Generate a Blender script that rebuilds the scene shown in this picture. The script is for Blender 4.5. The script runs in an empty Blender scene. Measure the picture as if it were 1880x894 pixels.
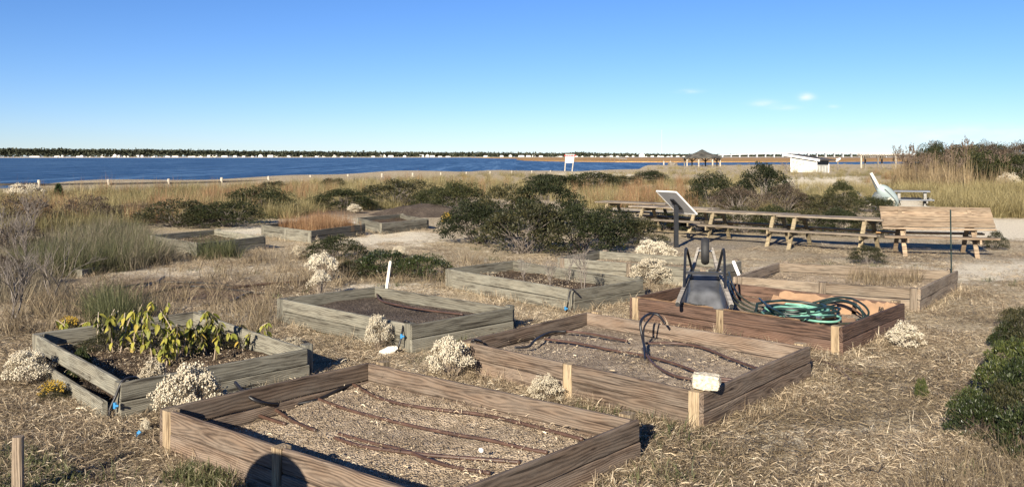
import bpy, bmesh, math, random
import numpy as np
from mathutils import Vector, Matrix, noise as mnoise

R = math.radians
rng = np.random.default_rng(7)
random.seed(7)
sc = bpy.context.scene
col = sc.collection

# ------------------------------------------------------------------ camera, sky, sun, exposure
CAMZ, F, CX, HY = 2.0, 1670.0, 940.0, 287.0
cam = bpy.data.objects.new('camera', bpy.data.cameras.new('camera'))
col.objects.link(cam)
cam.location = (0, 0, CAMZ)
cam.rotation_euler = (R(90), 0, 0)
cam.data.sensor_width = 36.0
cam.data.lens = F / 1880 * 36
cam.data.shift_y = -(447 - HY) / 1880
cam.data.clip_start = 0.05
cam.data.clip_end = 40000
sc.camera = cam

SUN_EL, SUN_AZ = 22.5, 21.0          # elevation; shadows run SUN_AZ degrees right of straight ahead
wd = bpy.data.worlds.new('World'); sc.world = wd; wd.use_nodes = True
wn, wl = wd.node_tree.nodes, wd.node_tree.links
wn.clear()
w_out = wn.new('ShaderNodeOutputWorld'); w_bg = wn.new('ShaderNodeBackground')
w_sky = wn.new('ShaderNodeTexSky'); w_sky.sky_type = 'NISHITA'; w_sky.sun_disc = False
w_sky.sun_elevation = R(SUN_EL); w_sky.sun_rotation = R(180 + SUN_AZ)
w_sky.altitude = 0; w_sky.air_density = 0.8; w_sky.dust_density = 0.0; w_sky.ozone_density = 4.0
w_bg.inputs['Strength'].default_value = 0.05
# a few thin cirrus wisps in the sky itself
w_tc = wn.new('ShaderNodeTexCoord')
w_map = wn.new('ShaderNodeMapping'); w_map.inputs['Scale'].default_value = (7, 7, 26); w_map.inputs['Location'].default_value = (1.3, 0.4, 2.1)
w_n = wn.new('ShaderNodeTexNoise'); w_n.inputs['Scale'].default_value = 1.6; w_n.inputs['Detail'].default_value = 5; w_n.inputs['Roughness'].default_value = 0.55
w_r = wn.new('ShaderNodeValToRGB'); w_r.color_ramp.elements[0].position = 0.66; w_r.color_ramp.elements[1].position = 0.82
w_r.color_ramp.elements[1].color = (0.35, 0.35, 0.35, 1)
w_sep = wn.new('ShaderNodeSeparateXYZ'); wl.new(w_tc.outputs['Generated'], w_sep.inputs[0])
def w_math(op, a, b, c=None):
    q = wn.new('ShaderNodeMath'); q.operation = op
    for k, x in enumerate((a, b, c)):
        if x is None: continue
        if isinstance(x, (int, float)): q.inputs[k].default_value = x
        else: wl.new(x, q.inputs[k])
    return q.outputs[0]
w_y = w_math('MAXIMUM', w_sep.outputs['Y'], 0.05)
w_u, w_v = w_math('DIVIDE', w_sep.outputs['X'], w_y), w_math('DIVIDE', w_sep.outputs['Z'], w_y)
w_n2 = wn.new('ShaderNodeTexNoise'); w_n2.inputs['Scale'].default_value = 60; w_n2.inputs['Detail'].default_value = 5
w_m2 = wn.new('ShaderNodeMapping'); w_m2.inputs['Scale'].default_value = (.6, .6, 2.2); wl.new(w_tc.outputs['Generated'], w_m2.inputs['Vector']); wl.new(w_m2.outputs['Vector'], w_n2.inputs['Vector'])
w_cl = None
for u0, v0, su, sv, amp in [(.193, .0713, .013, .0022, .35), (.277, .058, .013, .0034, .5), (.300, .0535, .014, .0026, .4), (.324, .064, .0075, .0042, .75), (.354, .0545, .006, .0018, .25), (.43, .022, .16, .008, .28), (.55, .028, .12, .006, .25)]:
    du = w_math('DIVIDE', w_math('SUBTRACT', w_u, u0), su); dv = w_math('DIVIDE', w_math('SUBTRACT', w_v, v0), sv)
    g2 = w_math('EXPONENT', w_math('MULTIPLY', w_math('ADD', w_math('MULTIPLY', du, du), w_math('MULTIPLY', dv, dv)), -1.0), None)
    g2 = w_math('MULTIPLY', g2, amp); w_cl = g2 if w_cl is None else w_math('ADD', w_cl, g2)
w_cl = w_math('MULTIPLY', w_cl, w_math('MULTIPLY_ADD', w_n2.outputs['Fac'], 3.2, -0.75)); w_cl = w_math('MINIMUM', w_math('MAXIMUM', w_cl, 0.0), 0.9)
w_mix = wn.new('ShaderNodeMixRGB'); w_mix.inputs['Color2'].default_value = (9.0, 9.8, 10.2, 1)
w_hsv = wn.new('ShaderNodeHueSaturation'); w_hsv.inputs['Saturation'].default_value = 1.12
w_wb = wn.new('ShaderNodeMixRGB'); w_wb.blend_type = 'MULTIPLY'; w_wb.inputs['Fac'].default_value = 1.0; w_wb.inputs['Color2'].default_value = (0.88, 0.94, 1.18, 1)   # camera white balance of the sky
wl.new(w_tc.outputs['Generated'], w_map.inputs['Vector']); wl.new(w_map.outputs['Vector'], w_n.inputs['Vector'])
wl.new(w_n.outputs['Fac'], w_r.inputs['Fac']); wl.new(w_cl, w_mix.inputs['Fac'])
wl.new(w_sky.outputs['Color'], w_hsv.inputs['Color']); wl.new(w_hsv.outputs['Color'], w_wb.inputs['Color1']); wl.new(w_wb.outputs['Color'], w_mix.inputs['Color1'])
wl.new(w_mix.outputs['Color'], w_bg.inputs['Color']); wl.new(w_bg.outputs['Background'], w_out.inputs['Surface'])

sun = bpy.data.objects.new('sun', bpy.data.lights.new('sun', 'SUN'))
col.objects.link(sun)
sun.data.energy = 5.0; sun.data.angle = R(0.5); sun.data.color = (1.0, 0.90, 0.74)
_tr = Vector((math.sin(R(SUN_AZ)) * math.cos(R(SUN_EL)), math.cos(R(SUN_AZ)) * math.cos(R(SUN_EL)), -math.sin(R(SUN_EL))))
sun.rotation_euler = _tr.to_track_quat('-Z', 'Y').to_euler()
sun.location = (-20, -30, 30)

sc.view_settings.view_transform = 'Standard'; sc.view_settings.look = 'None'
sc.view_settings.exposure = 1.15; sc.view_settings.gamma = 1.0
sc.view_settings.use_curve_mapping = False
sc.cycles.max_bounces = 6; sc.cycles.diffuse_bounces = 2; sc.cycles.glossy_bounces = 2
sc.cycles.transmission_bounces = 3; sc.cycles.transparent_max_bounces = 4
sc.cycles.use_denoising = True

# ------------------------------------------------------------------ terrain and pixel helpers
def sstep(a, b, x):
    t = np.clip((np.asarray(x, float) - a) / (b - a), 0, 1)
    return t * t * (3 - 2 * t)

SH_PX = [-1600, -400, 0, 71, 306, 492, 640, 760, 940, 1165, 1215, 1300, 1450, 1880, 2600]
SH_Y = [30, 44, 57, 59, 71, 84, 97, 109, 124, 131, 172, 205, 215, 230, 240]

def terrain(x, y):
    x = np.asarray(x, float); y = np.asarray(y, float)
    z = -0.15 * sstep(13, 20, y) * sstep(-3, 3, x)
    far = sstep(24, 40, y)
    z = z + far * (0.10 * np.sin(x * .31 + y * .17) + 0.09 * np.sin(x * .13 - y * .23 + 1.7))
    z = z + 0.15 * far
    z = z + 1.0 * np.exp(-((x - 44) / 14) ** 2 - ((y - 76) / 15) ** 2)
    z = z + 0.35 * np.exp(-((x - 24) / 9) ** 2 - ((y - 150) / 30) ** 2)
    yy = np.maximum(y, 0.5)
    px = CX + F * x / yy
    ysh = np.interp(px, SH_PX, SH_Y)
    z = z - 3.2 * sstep(0.0, 0.14, (y - ysh) / ysh)
    return z

def W(px, py, z=0.0):
    Y = (CAMZ - z) * F / (py - HY)
    return Vector(((px - CX) / F * Y, Y, z))

def G(px, py):
    z = 0.0
    for _ in range(6):
        p = W(px, py, z); z = float(terrain(p.x, p.y))
    return W(px, py, z)

def XY(px, Y, z=None):
    x = (px - CX) / F * Y
    return Vector((x, Y, float(terrain(x, Y)) if z is None else z))

# ------------------------------------------------------------------ object helpers
def tag(o, label=None, cat=None, group=None, kind=None):
    if label: o['label'] = label
    if cat: o['category'] = cat
    if group: o['group'] = group
    if kind: o['kind'] = kind
    return o

def thing(name, label, cat, loc=(0, 0, 0), rz=0.0, group=None):
    o = bpy.data.objects.new(name, None); col.objects.link(o)
    o.empty_display_size = 0.1
    o.location = loc; o.rotation_euler = (0, 0, rz)
    return tag(o, label, cat, group)

def link(name, me, parent=None, loc=(0, 0, 0), rot=(0, 0, 0), scl=(1, 1, 1)):
    o = bpy.data.objects.new(name, me); col.objects.link(o)
    o.parent = parent; o.location = loc; o.rotation_euler = rot; o.scale = scl
    return o

def mesh(name, v, f, mats, smooth=False, attrs=None, mi=None):
    me = bpy.data.meshes.new(name)
    v = np.asarray(v, np.float32).reshape(-1, 3)
    if isinstance(f, np.ndarray):
        n, k = f.shape
        me.vertices.add(len(v)); me.vertices.foreach_set('co', v.ravel())
        me.loops.add(n * k); me.loops.foreach_set('vertex_index', f.astype(np.int32).ravel())
        me.polygons.add(n); me.polygons.foreach_set('loop_start', np.arange(0, n * k, k, dtype=np.int32))
        me.update(calc_edges=True)
    else:
        me.from_pydata(v.tolist(), [], [list(map(int, q)) for q in f])
    if not isinstance(mats, (list, tuple)): mats = [mats]
    for m in mats: me.materials.append(m)
    if mi is not None: me.polygons.foreach_set('material_index', np.asarray(mi, np.int32))
    if smooth: me.polygons.foreach_set('use_smooth', np.ones(len(me.polygons), bool))
    for k, a in (attrs or {}).items():
        at = me.attributes.new(k, 'FLOAT', 'POINT'); at.data.foreach_set('value', np.asarray(a, np.float32))
    me.validate(); me.update()
    return me

class MB:
    """collects shapes, becomes ONE mesh"""
    def __init__(s): s.v, s.f, s.n = [], [], 0
    def add(s, v, f):
        v = np.asarray(v, float).reshape(-1, 3)
        s.v.append(v); s.f += [[int(i) + s.n for i in q] for q in f]; s.n += len(v)
        return s
    def box(s, c, size, rot=None, bev=0.0):
        x, y, z = [d / 2 for d in size]
        v = []
        for sx, sy, sz in [(-1, -1, -1), (1, -1, -1), (1, 1, -1), (-1, 1, -1), (-1, -1, 1), (1, -1, 1), (1, 1, 1), (-1, 1, 1)]:
            p = Vector((sx * x, sy * y, sz * z))
            if rot is not None: p = rot @ p
            v.append(tuple(p + Vector(c)))
        return s.add(v, [(0, 3, 2, 1), (4, 5, 6, 7), (0, 1, 5, 4), (1, 2, 6, 5), (2, 3, 7, 6), (3, 0, 4, 7)])
    def beam(s, p0, p1, w, h, up=Vector((0, 0, 1))):
        p0, p1 = Vector(p0), Vector(p1); d = p1 - p0; L = d.length; d.normalize()
        y = up.cross(d)
        if y.length < 1e-4: y = Vector((0, 1, 0)).cross(d)
        y.normalize(); z = d.cross(y)
        m = Matrix((d, y, z)).transposed()
        return s.box((p0 + p1) / 2, (L, w, h), m)
    def tube(s, pts, r, n=6, caps=True, taper=None):
        v, f = tube(pts, r, n, caps); return s.add(v, f)
    def build(s, name, mat, parent=None, loc=(0, 0, 0), rot=(0, 0, 0), smooth=False):
        v = np.concatenate(s.v) if s.v else np.zeros((0, 3))
        return link(name, mesh(name, v, s.f, mat, smooth), parent, loc, rot)

def tube(pts, r, n=6, caps=True):
    P = [Vector(p) for p in pts]; k = len(P)
    rr = r if hasattr(r, '__len__') else [r] * k
    v, f = [], []
    up = Vector((0.13, 0.07, 1))
    for i, p in enumerate(P):
        d = (P[min(i + 1, k - 1)] - P[max(i - 1, 0)]).normalized()
        a = d.cross(up)
        if a.length < 0.05: a = d.cross(Vector((1, 0, 0)))
        a.normalize(); b = a.cross(d)
        for j in range(n):
            t = 2 * math.pi * j / n
            v.append(tuple(p + (a * math.cos(t) + b * math.sin(t)) * rr[i]))
    for i in range(k - 1):
        for j in range(n):
            j2 = (j + 1) % n
            f.append((i * n + j, i * n + j2, (i + 1) * n + j2, (i + 1) * n + j))
    if caps:
        f.append(tuple(range(n - 1, -1, -1))); f.append(tuple((k - 1) * n + j for j in range(n)))
    return v, f

def spline(pts, m=8):
    """Catmull-Rom through the points"""
    P = [Vector(p) for p in pts]; out = []
    for i in range(len(P) - 1):
        a, b, c, d = P[max(i - 1, 0)], P[i], P[i + 1], P[min(i + 2, len(P) - 1)]
        for j in range(m):
            t = j / m
            out.append(0.5 * ((2 * b) + (c - a) * t + (2 * a - 5 * b + 4 * c - d) * t * t + (3 * b - a - 3 * c + d) * t ** 3))
    out.append(P[-1]); return out

def blobmesh(name, size, mat, seed, rough=0.12, sub=3, square=0.5):
    """a lumpy rounded block"""
    bm = bmesh.new(); bmesh.ops.create_icosphere(bm, subdivisions=sub, radius=1)
    for vt in bm.verts:
        p = vt.co.copy(); m = max(abs(p.x), abs(p.y), abs(p.z))
        q = p.lerp(p / m, square)
        q *= 1 + rough * mnoise.noise(p * 2.2 + Vector((seed, 0, 0))) + rough * .5 * mnoise.noise(p * 6 + Vector((0, seed, 0)))
        vt.co = Vector((q.x * size[0] / 2, q.y * size[1] / 2, q.z * size[2] / 2))
    me = bpy.data.meshes.new(name); bm.to_mesh(me); bm.free()
    me.materials.append(mat); return me

# ------------------------------------------------------------------ materials
def newmat(name):
    m = bpy.data.materials.new(name); m.use_nodes = True
    nt = m.node_tree; b = nt.nodes['Principled BSDF']
    return m, nt, nt.nodes, nt.links, b

def ramp(N, stops, interp='LINEAR'):
    r = N.new('ShaderNodeValToRGB'); cr = r.color_ramp; cr.interpolation = interp
    while len(cr.elements) < len(stops): cr.elements.new(0.5)
    for e, (p, c) in zip(cr.elements, stops):
        e.position = p; e.color = (*c, 1)
    return r

def plain(name, c, rough=0.6, metal=0.0, var=0.12, scale=18, bump=0.15):
    m, nt, N, L, b = newmat(name)
    tc = N.new('ShaderNodeTexCoord'); n = N.new('ShaderNodeTexNoise'); n.inputs['Scale'].default_value = scale
    n.inputs['Detail'].default_value = 5
    r = ramp(N, [(0.3, tuple(x * (1 - var * 1.6) for x in c)), (0.7, tuple(min(1, x * (1 + var)) for x in c))])
    bp = N.new('ShaderNodeBump'); bp.inputs['Strength'].default_value = bump; bp.inputs['Distance'].default_value = 0.01
    L.new(tc.outputs['Object'], n.inputs['Vector']); L.new(n.outputs['Fac'], r.inputs['Fac'])
    L.new(r.outputs['Color'], b.inputs['Base Color']); L.new(n.outputs['Fac'], bp.inputs['Height'])
    L.new(bp.outputs['Normal'], b.inputs['Normal'])
    b.inputs['Roughness'].default_value = rough; b.inputs['Metallic'].default_value = metal
    return m

def wood(name, light, dark, ring=26.0, weather=(0.3, 0.29, 0.26), wamt=0.4, contrast=1.0):
    """lumber: growth rings cut along the board (object X), weathered, checked, each board different"""
    m, nt, N, L, b = newmat(name)
    tc = N.new('ShaderNodeTexCoord'); oi = N.new('ShaderNodeObjectInfo')
    mul = N.new('ShaderNodeVectorMath'); mul.operation = 'MULTIPLY_ADD'
    comb = N.new('ShaderNodeCombineXYZ')
    k1 = N.new('ShaderNodeMath'); k1.operation = 'MULTIPLY'; k1.inputs[1].default_value = 37.0
    L.new(oi.outputs['Random'], k1.inputs[0]); L.new(k1.outputs[0], comb.inputs['X'])
    L.new(tc.outputs['Object'], mul.inputs[0]); mul.inputs[1].default_value = (1, 1, 1); L.new(comb.outputs[0], mul.inputs[2])
    # slow wander of the rings along the board
    mp = N.new('ShaderNodeMapping'); mp.inputs['Scale'].default_value = (1.5, 5.0, 5.0)
    L.new(mul.outputs[0], mp.inputs['Vector'])
    n1 = N.new('ShaderNodeTexNoise'); n1.inputs['Scale'].default_value = 1.0; n1.inputs['Detail'].default_value = 2.5
    L.new(mp.outputs[0], n1.inputs['Vector'])
    sp = N.new('ShaderNodeSeparateXYZ'); L.new(tc.outputs['Object'], sp.inputs[0])
    # ring radius about a pith line below the board, differing per board
    def math_(op, a, bb):
        q = N.new('ShaderNodeMath'); q.operation = op
        for i, x in enumerate((a, bb)):
            if x is None: continue
            if isinstance(x, (int, float)): q.inputs[i].default_value = x
            else: L.new(x, q.inputs[i])
        return q.outputs[0]
    offz = math_('MULTIPLY_ADD', oi.outputs['Random'], 0.16); N[-1].inputs[2].default_value = -0.08
    zz = math_('ADD', sp.outputs['Z'], offz)
    yy = math_('ADD', sp.outputs['Y'], 0.035)
    r2 = math_('ADD', math_('MULTIPLY', zz, zz), math_('MULTIPLY', yy, yy))
    rad = math_('SQRT', r2, None)
    wob = math_('MULTIPLY', math_('SUBTRACT', n1.outputs['Fac'], 0.5), 0.11)
    rr = math_('ADD', rad, wob)
    fq = math_('MULTIPLY_ADD', oi.outputs['Random'], ring * 5.0); N[-1].inputs[2].default_value = ring * 4.4
    ph = math_('MULTIPLY', rr, fq)
    sn = math_('SINE', ph, None)
    g = math_('MULTIPLY_ADD', sn, 0.5); N[-1].inputs[2].default_value = 0.5
    g = math_('POWER', g, 1.6)
    g = math_('MULTIPLY', g, math_('MULTIPLY_ADD', n1.outputs['Fac'], 1.3)); N[-1].inputs[2].default_value = 0.25
    # fine fibre
    mf = N.new('ShaderNodeMapping'); mf.inputs['Scale'].default_value = (4, 160, 160); L.new(mul.outputs[0], mf.inputs['Vector'])
    nf = N.new('ShaderNodeTexNoise'); nf.inputs['Scale'].default_value = 1.0; nf.inputs['Detail'].default_value = 3; L.new(mf.outputs[0], nf.inputs['Vector'])
    gg = math_('ADD', math_('MULTIPLY', g, 0.75 * contrast), math_('MULTIPLY', nf.outputs['Fac'], 0.45))
    rc = ramp(N, [(0.12, light), (0.5, tuple((a + c) / 2 for a, c in zip(light, dark))), (0.95, dark)])
    L.new(gg, rc.inputs['Fac'])
    # weather patches
    nw = N.new('ShaderNodeTexNoise'); nw.inputs['Scale'].default_value = 2.2; nw.inputs['Detail'].default_value = 6; nw.inputs['Roughness'].default_value = 0.65
    mw = N.new('ShaderNodeMapping'); mw.inputs['Scale'].default_value = (1, 4, 4); L.new(mul.outputs[0], mw.inputs['Vector']); L.new(mw.outputs[0], nw.inputs['Vector'])
    rw = ramp(N, [(0.38, (0, 0, 0)), (0.72, (wamt,) * 3)]); L.new(nw.outputs['Fac'], rw.inputs['Fac'])
    mx = N.new('ShaderNodeMixRGB'); L.new(rw.outputs['Color'], mx.inputs['Fac']); L.new(rc.outputs['Color'], mx.inputs['Color1']); mx.inputs['Color2'].default_value = (*weather, 1)
    # dark stains / checks
    ns = N.new('ShaderNodeTexNoise'); ns.inputs['Scale'].default_value = 3.0; ns.inputs['Detail'].default_value = 8; ns.inputs['Roughness'].default_value = 0.7
    ms = N.new('ShaderNodeMapping'); ms.inputs['Scale'].default_value = (1.2, 9, 9); ms.inputs['Location'].default_value = (5, 3, 1); L.new(mul.outputs[0], ms.inputs['Vector']); L.new(ms.outputs[0], ns.inputs['Vector'])
    rs = ramp(N, [(0.34, (1.12, 1.1, 1.08)), (0.50, (0.95, 0.95, 0.95)), (0.62, (0.5, 0.48, 0.47)), (0.75, (0.28, 0.26, 0.26))]); L.new(ns.outputs['Fac'], rs.inputs['Fac'])
    m2 = N.new('ShaderNodeMixRGB'); m2.blend_type = 'MULTIPLY'; m2.inputs['Fac'].default_value = 0.9
    L.new(mx.outputs['Color'], m2.inputs['Color1']); L.new(rs.outputs['Color'], m2.inputs['Color2'])
    vk = N.new('ShaderNodeTexVoronoi'); vk.inputs['Scale'].default_value = 1.0
    mk = N.new('ShaderNodeMapping'); mk.inputs['Scale'].default_value = (2.6, 9, 9); L.new(mul.outputs[0], mk.inputs['Vector']); L.new(mk.outputs[0], vk.inputs['Vector'])
    rk = ramp(N, [(0.03, (0.28, 0.24, 0.22)), (0.13, (1, 1, 1))]); L.new(vk.outputs['Distance'], rk.inputs['Fac'])
    m3 = N.new('ShaderNodeMixRGB'); m3.blend_type = 'MULTIPLY'; m3.inputs['Fac'].default_value = 0.85
    L.new(m2.outputs['Color'], m3.inputs['Color1']); L.new(rk.outputs['Color'], m3.inputs['Color2']); m2 = m3
    # drying checks: thin dark splits along the grain
    mc = N.new('ShaderNodeMapping'); mc.inputs['Scale'].default_value = (1.3, 38, 38); mc.inputs['Location'].default_value = (2, 7, 4); L.new(mul.outputs[0], mc.inputs['Vector'])
    nc = N.new('ShaderNodeTexNoise'); nc.inputs['Scale'].default_value = 1.0; nc.inputs['Detail'].default_value = 1.5; L.new(mc.outputs[0], nc.inputs['Vector'])
    rck = ramp(N, [(0.30, (0.2, 0.18, 0.17)), (0.345, (1, 1, 1))]); L.new(nc.outputs['Fac'], rck.inputs['Fac'])
    m4 = N.new('ShaderNodeMixRGB'); m4.blend_type = 'MULTIPLY'; m4.inputs['Fac'].default_value = 0.8
    L.new(m2.outputs['Color'], m4.inputs['Color1']); L.new(rck.outputs['Color'], m4.inputs['Color2']); m2 = m4
    # per board tone
    hv = N.new('ShaderNodeHueSaturation'); L.new(m2.outputs['Color'], hv.inputs['Color'])
    v1 = math_('MULTIPLY_ADD', oi.outputs['Random'], 0.55); N[-1].inputs[2].default_value = 0.72
    L.new(v1, hv.inputs['Value'])
    L.new(hv.outputs['Color'], b.inputs['Base Color'])
    bp = N.new('ShaderNodeBump'); bp.inputs['Strength'].default_value = 0.5; bp.inputs['Distance'].default_value = 0.004
    hgt = math_('SUBTRACT', nf.outputs['Fac'], math_('MULTIPLY', g, 0.7)); L.new(hgt, bp.inputs['Height']); L.new(bp.outputs['Normal'], b.inputs['Normal'])
    b.inputs['Roughness'].default_value = 0.8; b.inputs['Specular IOR Level'].default_value = 0.25
    return m

def foliage(name, stops, trans=0.25, rough=0.55, spec=0.3, tint_scale=0.0):
    """leaf / blade colour from the per-leaf 'rnd' value"""
    m, nt, N, L, b = newmat(name)
    at = N.new('ShaderNodeAttribute'); at.attribute_name = 'rnd'
    oi = N.new('ShaderNodeObjectInfo')
    ad = N.new('ShaderNodeMath'); ad.operation = 'MULTIPLY_ADD'; L.new(oi.outputs['Random'], ad.inputs[0]); ad.inputs[1].default_value = 0.4
    sb = N.new('ShaderNodeMath'); sb.operation = 'MULTIPLY_ADD'; L.new(at.outputs['Fac'], sb.inputs[0]); sb.inputs[1].default_value = 0.6; sb.inputs[2].default_value = 0.0
    L.new(sb.outputs[0], ad.inputs[2])
    r = ramp(N, stops); L.new(ad.outputs[0], r.inputs['Fac'])
    L.new(r.outputs['Color'], b.inputs['Base Color'])
    b.inputs['Roughness'].default_value = rough; b.inputs['Specular IOR Level'].default_value = spec
    if trans:
        t = N.new('ShaderNodeBsdfTranslucent'); L.new(r.outputs['Color'], t.inputs['Color'])
        mx = N.new('ShaderNodeMixShader'); mx.inputs['Fac'].default_value = trans
        L.new(b.outputs[0], mx.inputs[1]); L.new(t.outputs[0], mx.inputs[2])
        L.new(mx.outputs[0], N['Material Output'].inputs['Surface'])
    return m

M = {}
M['brown'] = wood('brown_lumber', (0.185, 0.133, 0.095), (0.075, 0.051, 0.036), 52, (0.20, 0.168, 0.136), 0.7, 0.85)
M['redbrown'] = wood('red_brown_lumber', (0.145, 0.086, 0.059), (0.052, 0.031, 0.023), 46, (0.125, 0.086, 0.068), 0.65, 0.85)
M['gray'] = wood('silvered_lumber', (0.215, 0.20, 0.157), (0.092, 0.083, 0.064), 52, (0.215, 0.21, 0.172), 0.7, 0.75)
M['graytan'] = wood('tan_grey_lumber', (0.255, 0.20, 0.145), (0.125, 0.093, 0.066), 50, (0.225, 0.195, 0.155), 0.6, 0.8)
M['post'] = wood('yellow_post_lumber', (0.36, 0.275, 0.17), (0.19, 0.132, 0.078), 56, (0.42, 0.36, 0.26), 0.4)
M['tabletop'] = wood('table_lumber', (0.27, 0.222, 0.165), (0.14, 0.11, 0.08), 48, (0.23, 0.205, 0.17), 0.6, 0.7)
M['tableleg'] = wood('table_leg_lumber', (0.31, 0.255, 0.16), (0.17, 0.132, 0.08), 46, (0.25, 0.215, 0.155), 0.3)
M['tan'] = wood('warm_tan_lumber', (0.32, 0.24, 0.16), (0.165, 0.112, 0.072), 50, (0.26, 0.215, 0.16), 0.5, 0.7)
M['orangewood'] = wood('orange_lumber', (0.48, 0.31, 0.14), (0.30, 0.17, 0.075), 40, (0.5, 0.33, 0.18), 0.3)
M['whitewash'] = plain('bleached_stake', (0.62, 0.57, 0.48), 0.8, 0, 0.2, 12, 0.3)
M['palepost'] = plain('pale_fence_post', (0.40, 0.355, 0.285), 0.8, 0, 0.2, 5)
M['rail'] = plain('weathered_rail', (0.16, 0.14, 0.115), 0.85, 0, 0.25, 4)
M['white'] = plain('white_paint', (0.8, 0.79, 0.76), 0.5, 0, 0.05, 4)
M['housewhite'] = plain('house_siding', (0.60, 0.59, 0.55), 0.6, 0, 0.25, .03)
M['shedwhite'] = plain('chalky_white_paint', (0.42, 0.42, 0.39), 0.6, 0, 0.14, 2)
M['darkroof'] = plain('dark_shingle', (0.055, 0.05, 0.05), 0.9, 0, 0.3, 6)
M['gazroof'] = plain('mossy_shingle', (0.085, 0.078, 0.062), 0.9, 0, 0.5, 0.9)
M['black'] = plain('black_metal', (0.012, 0.013, 0.016), 0.35, 0.0, 0.2, 20, 0.05)
M['tyre'] = plain('black_rubber', (0.022, 0.022, 0.023), 0.7, 0, 0.2, 30)
M['tray'] = plain('worn_black_tray', (0.075, 0.078, 0.085), 0.45, 0.0, 0.45, 5, 0.1)
M['handle'] = wood('grey_handle_wood', (0.40, 0.37, 0.32), (0.22, 0.19, 0.16), 30, (0.34, 0.33, 0.30), 0.4)
M['panelgray'] = plain('grey_panel', (0.36, 0.36, 0.37), 0.5, 0, 0.06, 5, 0.03)
M['drip'] = plain('brown_drip_tube', (0.070, 0.038, 0.027), 0.5, 0, 0.25, 10, 0.1)
M['blacktube'] = plain('black_poly_tube', (0.014, 0.013, 0.014), 0.45, 0, 0.2, 10, 0.05)
M['blue'] = plain('blue_valve', (0.03, 0.20, 0.42), 0.4, 0, 0.1, 10, 0.05)
M['hosedark'] = plain('dark_green_hose', (0.013, 0.026, 0.024), 0.4, 0, 0.3, 8, 0.05)
M['hosemint'] = plain('mint_green_hose', (0.17, 0.38, 0.29), 0.4, 0, 0.2, 8, 0.05)
M['hoseolive'] = plain('olive_hose', (0.04, 0.043, 0.03), 0.45, 0, 0.3, 8, 0.05)
M['steel'] = plain('steel', (0.5, 0.5, 0.48), 0.3, 0.9, 0.1, 10, 0.02)
M['card'] = plain('tan_cardboard', (0.30, 0.185, 0.108), 0.85, 0, 0.16, 6, 0.3)
M['print'] = plain('black_print', (0.012, 0.011, 0.01), 0.8, 0, 0.1, 10, 0.02)
M['signboard'] = plain('sign_board', (0.52, 0.49, 0.48), 0.6, 0, 0.05, 4)
M['redprint'] = plain('red_print', (0.5, 0.04, 0.05), 0.7, 0, 0.1, 10, 0.02)
M['greyprint'] = plain('grey_print', (0.55, 0.53, 0.56), 0.7, 0, 0.1, 10, 0.02)
M['stone'] = plain('porous_block', (0.52, 0.46, 0.35), 0.95, 0, 0.3, 55, 1.0)
M['shell'] = plain('white_stone', (0.72, 0.66, 0.57), 0.8, 0, 0.12, 12, 0.4)
M['framewhite'] = plain('worn_white_frame', (0.23, 0.22, 0.20), 0.7, 0, 0.15, 6)
M['hull'] = plain('pale_blue_hull', (0.27, 0.325, 0.325), 0.4, 0, 0.08, 2, 0.1)
M['hullshade'] = plain('shaded_hull_grey', (0.10, 0.115, 0.12), 0.6, 0, 0.1, 2, 0.1)  # darker hull colour carrying the shade of its left belly
M['slatepaint'] = plain('slate_painted_top', (0.13, 0.14, 0.16), 0.5, 0, 0.15, 3, 0.1)
M['stem'] = foliage('dry_stem', [(0.0, (0.20, 0.15, 0.11)), (0.5, (0.30, 0.24, 0.18)), (1.0, (0.42, 0.36, 0.29))], 0)
M['twig'] = foliage('grey_twig', [(0.0, (0.075, 0.062, 0.052)), (1.0, (0.21, 0.18, 0.155))], 0)
M['dead'] = foliage('dead_twig', [(0.0, (0.14, 0.115, 0.09)), (1.0, (0.34, 0.29, 0.24))], 0)
M['bark'] = foliage('dark_bark', [(0.0, (0.06, 0.045, 0.035)), (1.0, (0.16, 0.125, 0.10))], 0)
M['bay'] = foliage('bayberry_leaf', [(0.0, (0.007, 0.010, 0.005)), (0.45, (0.019, 0.025, 0.010)), (0.8, (0.046, 0.050, 0.018)), (1.0, (0.105, 0.09, 0.036))], 0.15, 0.6, 0.2)
M['olive'] = foliage('olive_leaf', [(0.0, (0.011, 0.013, 0.006)), (0.5, (0.031, 0.033, 0.013)), (1.0, (0.11, 0.093, 0.038))], 0.2)
M['browntwigs'] = foliage('brown_leaf', [(0.0, (0.022, 0.016, 0.012)), (0.5, (0.058, 0.042, 0.030)), (1.0, (0.14, 0.105, 0.07))], 0.15)
M['glossy'] = foliage('glossy_leaf', [(0.0, (0.010, 0.016, 0.006)), (0.5, (0.036, 0.050, 0.015)), (0.85, (0.10, 0.115, 0.032)), (1.0, (0.19, 0.17, 0.055))], 0.2, 0.4, 0.45)
M['puff'] = foliage('white_flower_head', [(0.0, (0.34, 0.28, 0.195)), (0.4, (0.55, 0.485, 0.365)), (1.0, (0.72, 0.66, 0.53))], 0.1, 0.9, 0.1)
M['goldpuff'] = foliage('gold_flower', [(0.0, (0.35, 0.22, 0.03)), (1.0, (0.62, 0.43, 0.06))], 0.2)
M['yleaf'] = foliage('yellow_green_leaf', [(0.0, (0.10, 0.11, 0.018)), (0.5, (0.24, 0.25, 0.045)), (0.8, (0.40, 0.36, 0.07)), (1.0, (0.45, 0.30, 0.06))], 0.35)
M['dleaf'] = foliage('withered_leaf', [(0.0, (0.05, 0.055, 0.02)), (0.6, (0.10, 0.085, 0.04)), (1.0, (0.2, 0.14, 0.08))], 0.2)
M['cedar'] = foliage('cedar_leaf', [(0.0, (0.015, 0.03, 0.012)), (1.0, (0.05, 0.075, 0.028))], 0.1)
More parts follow.
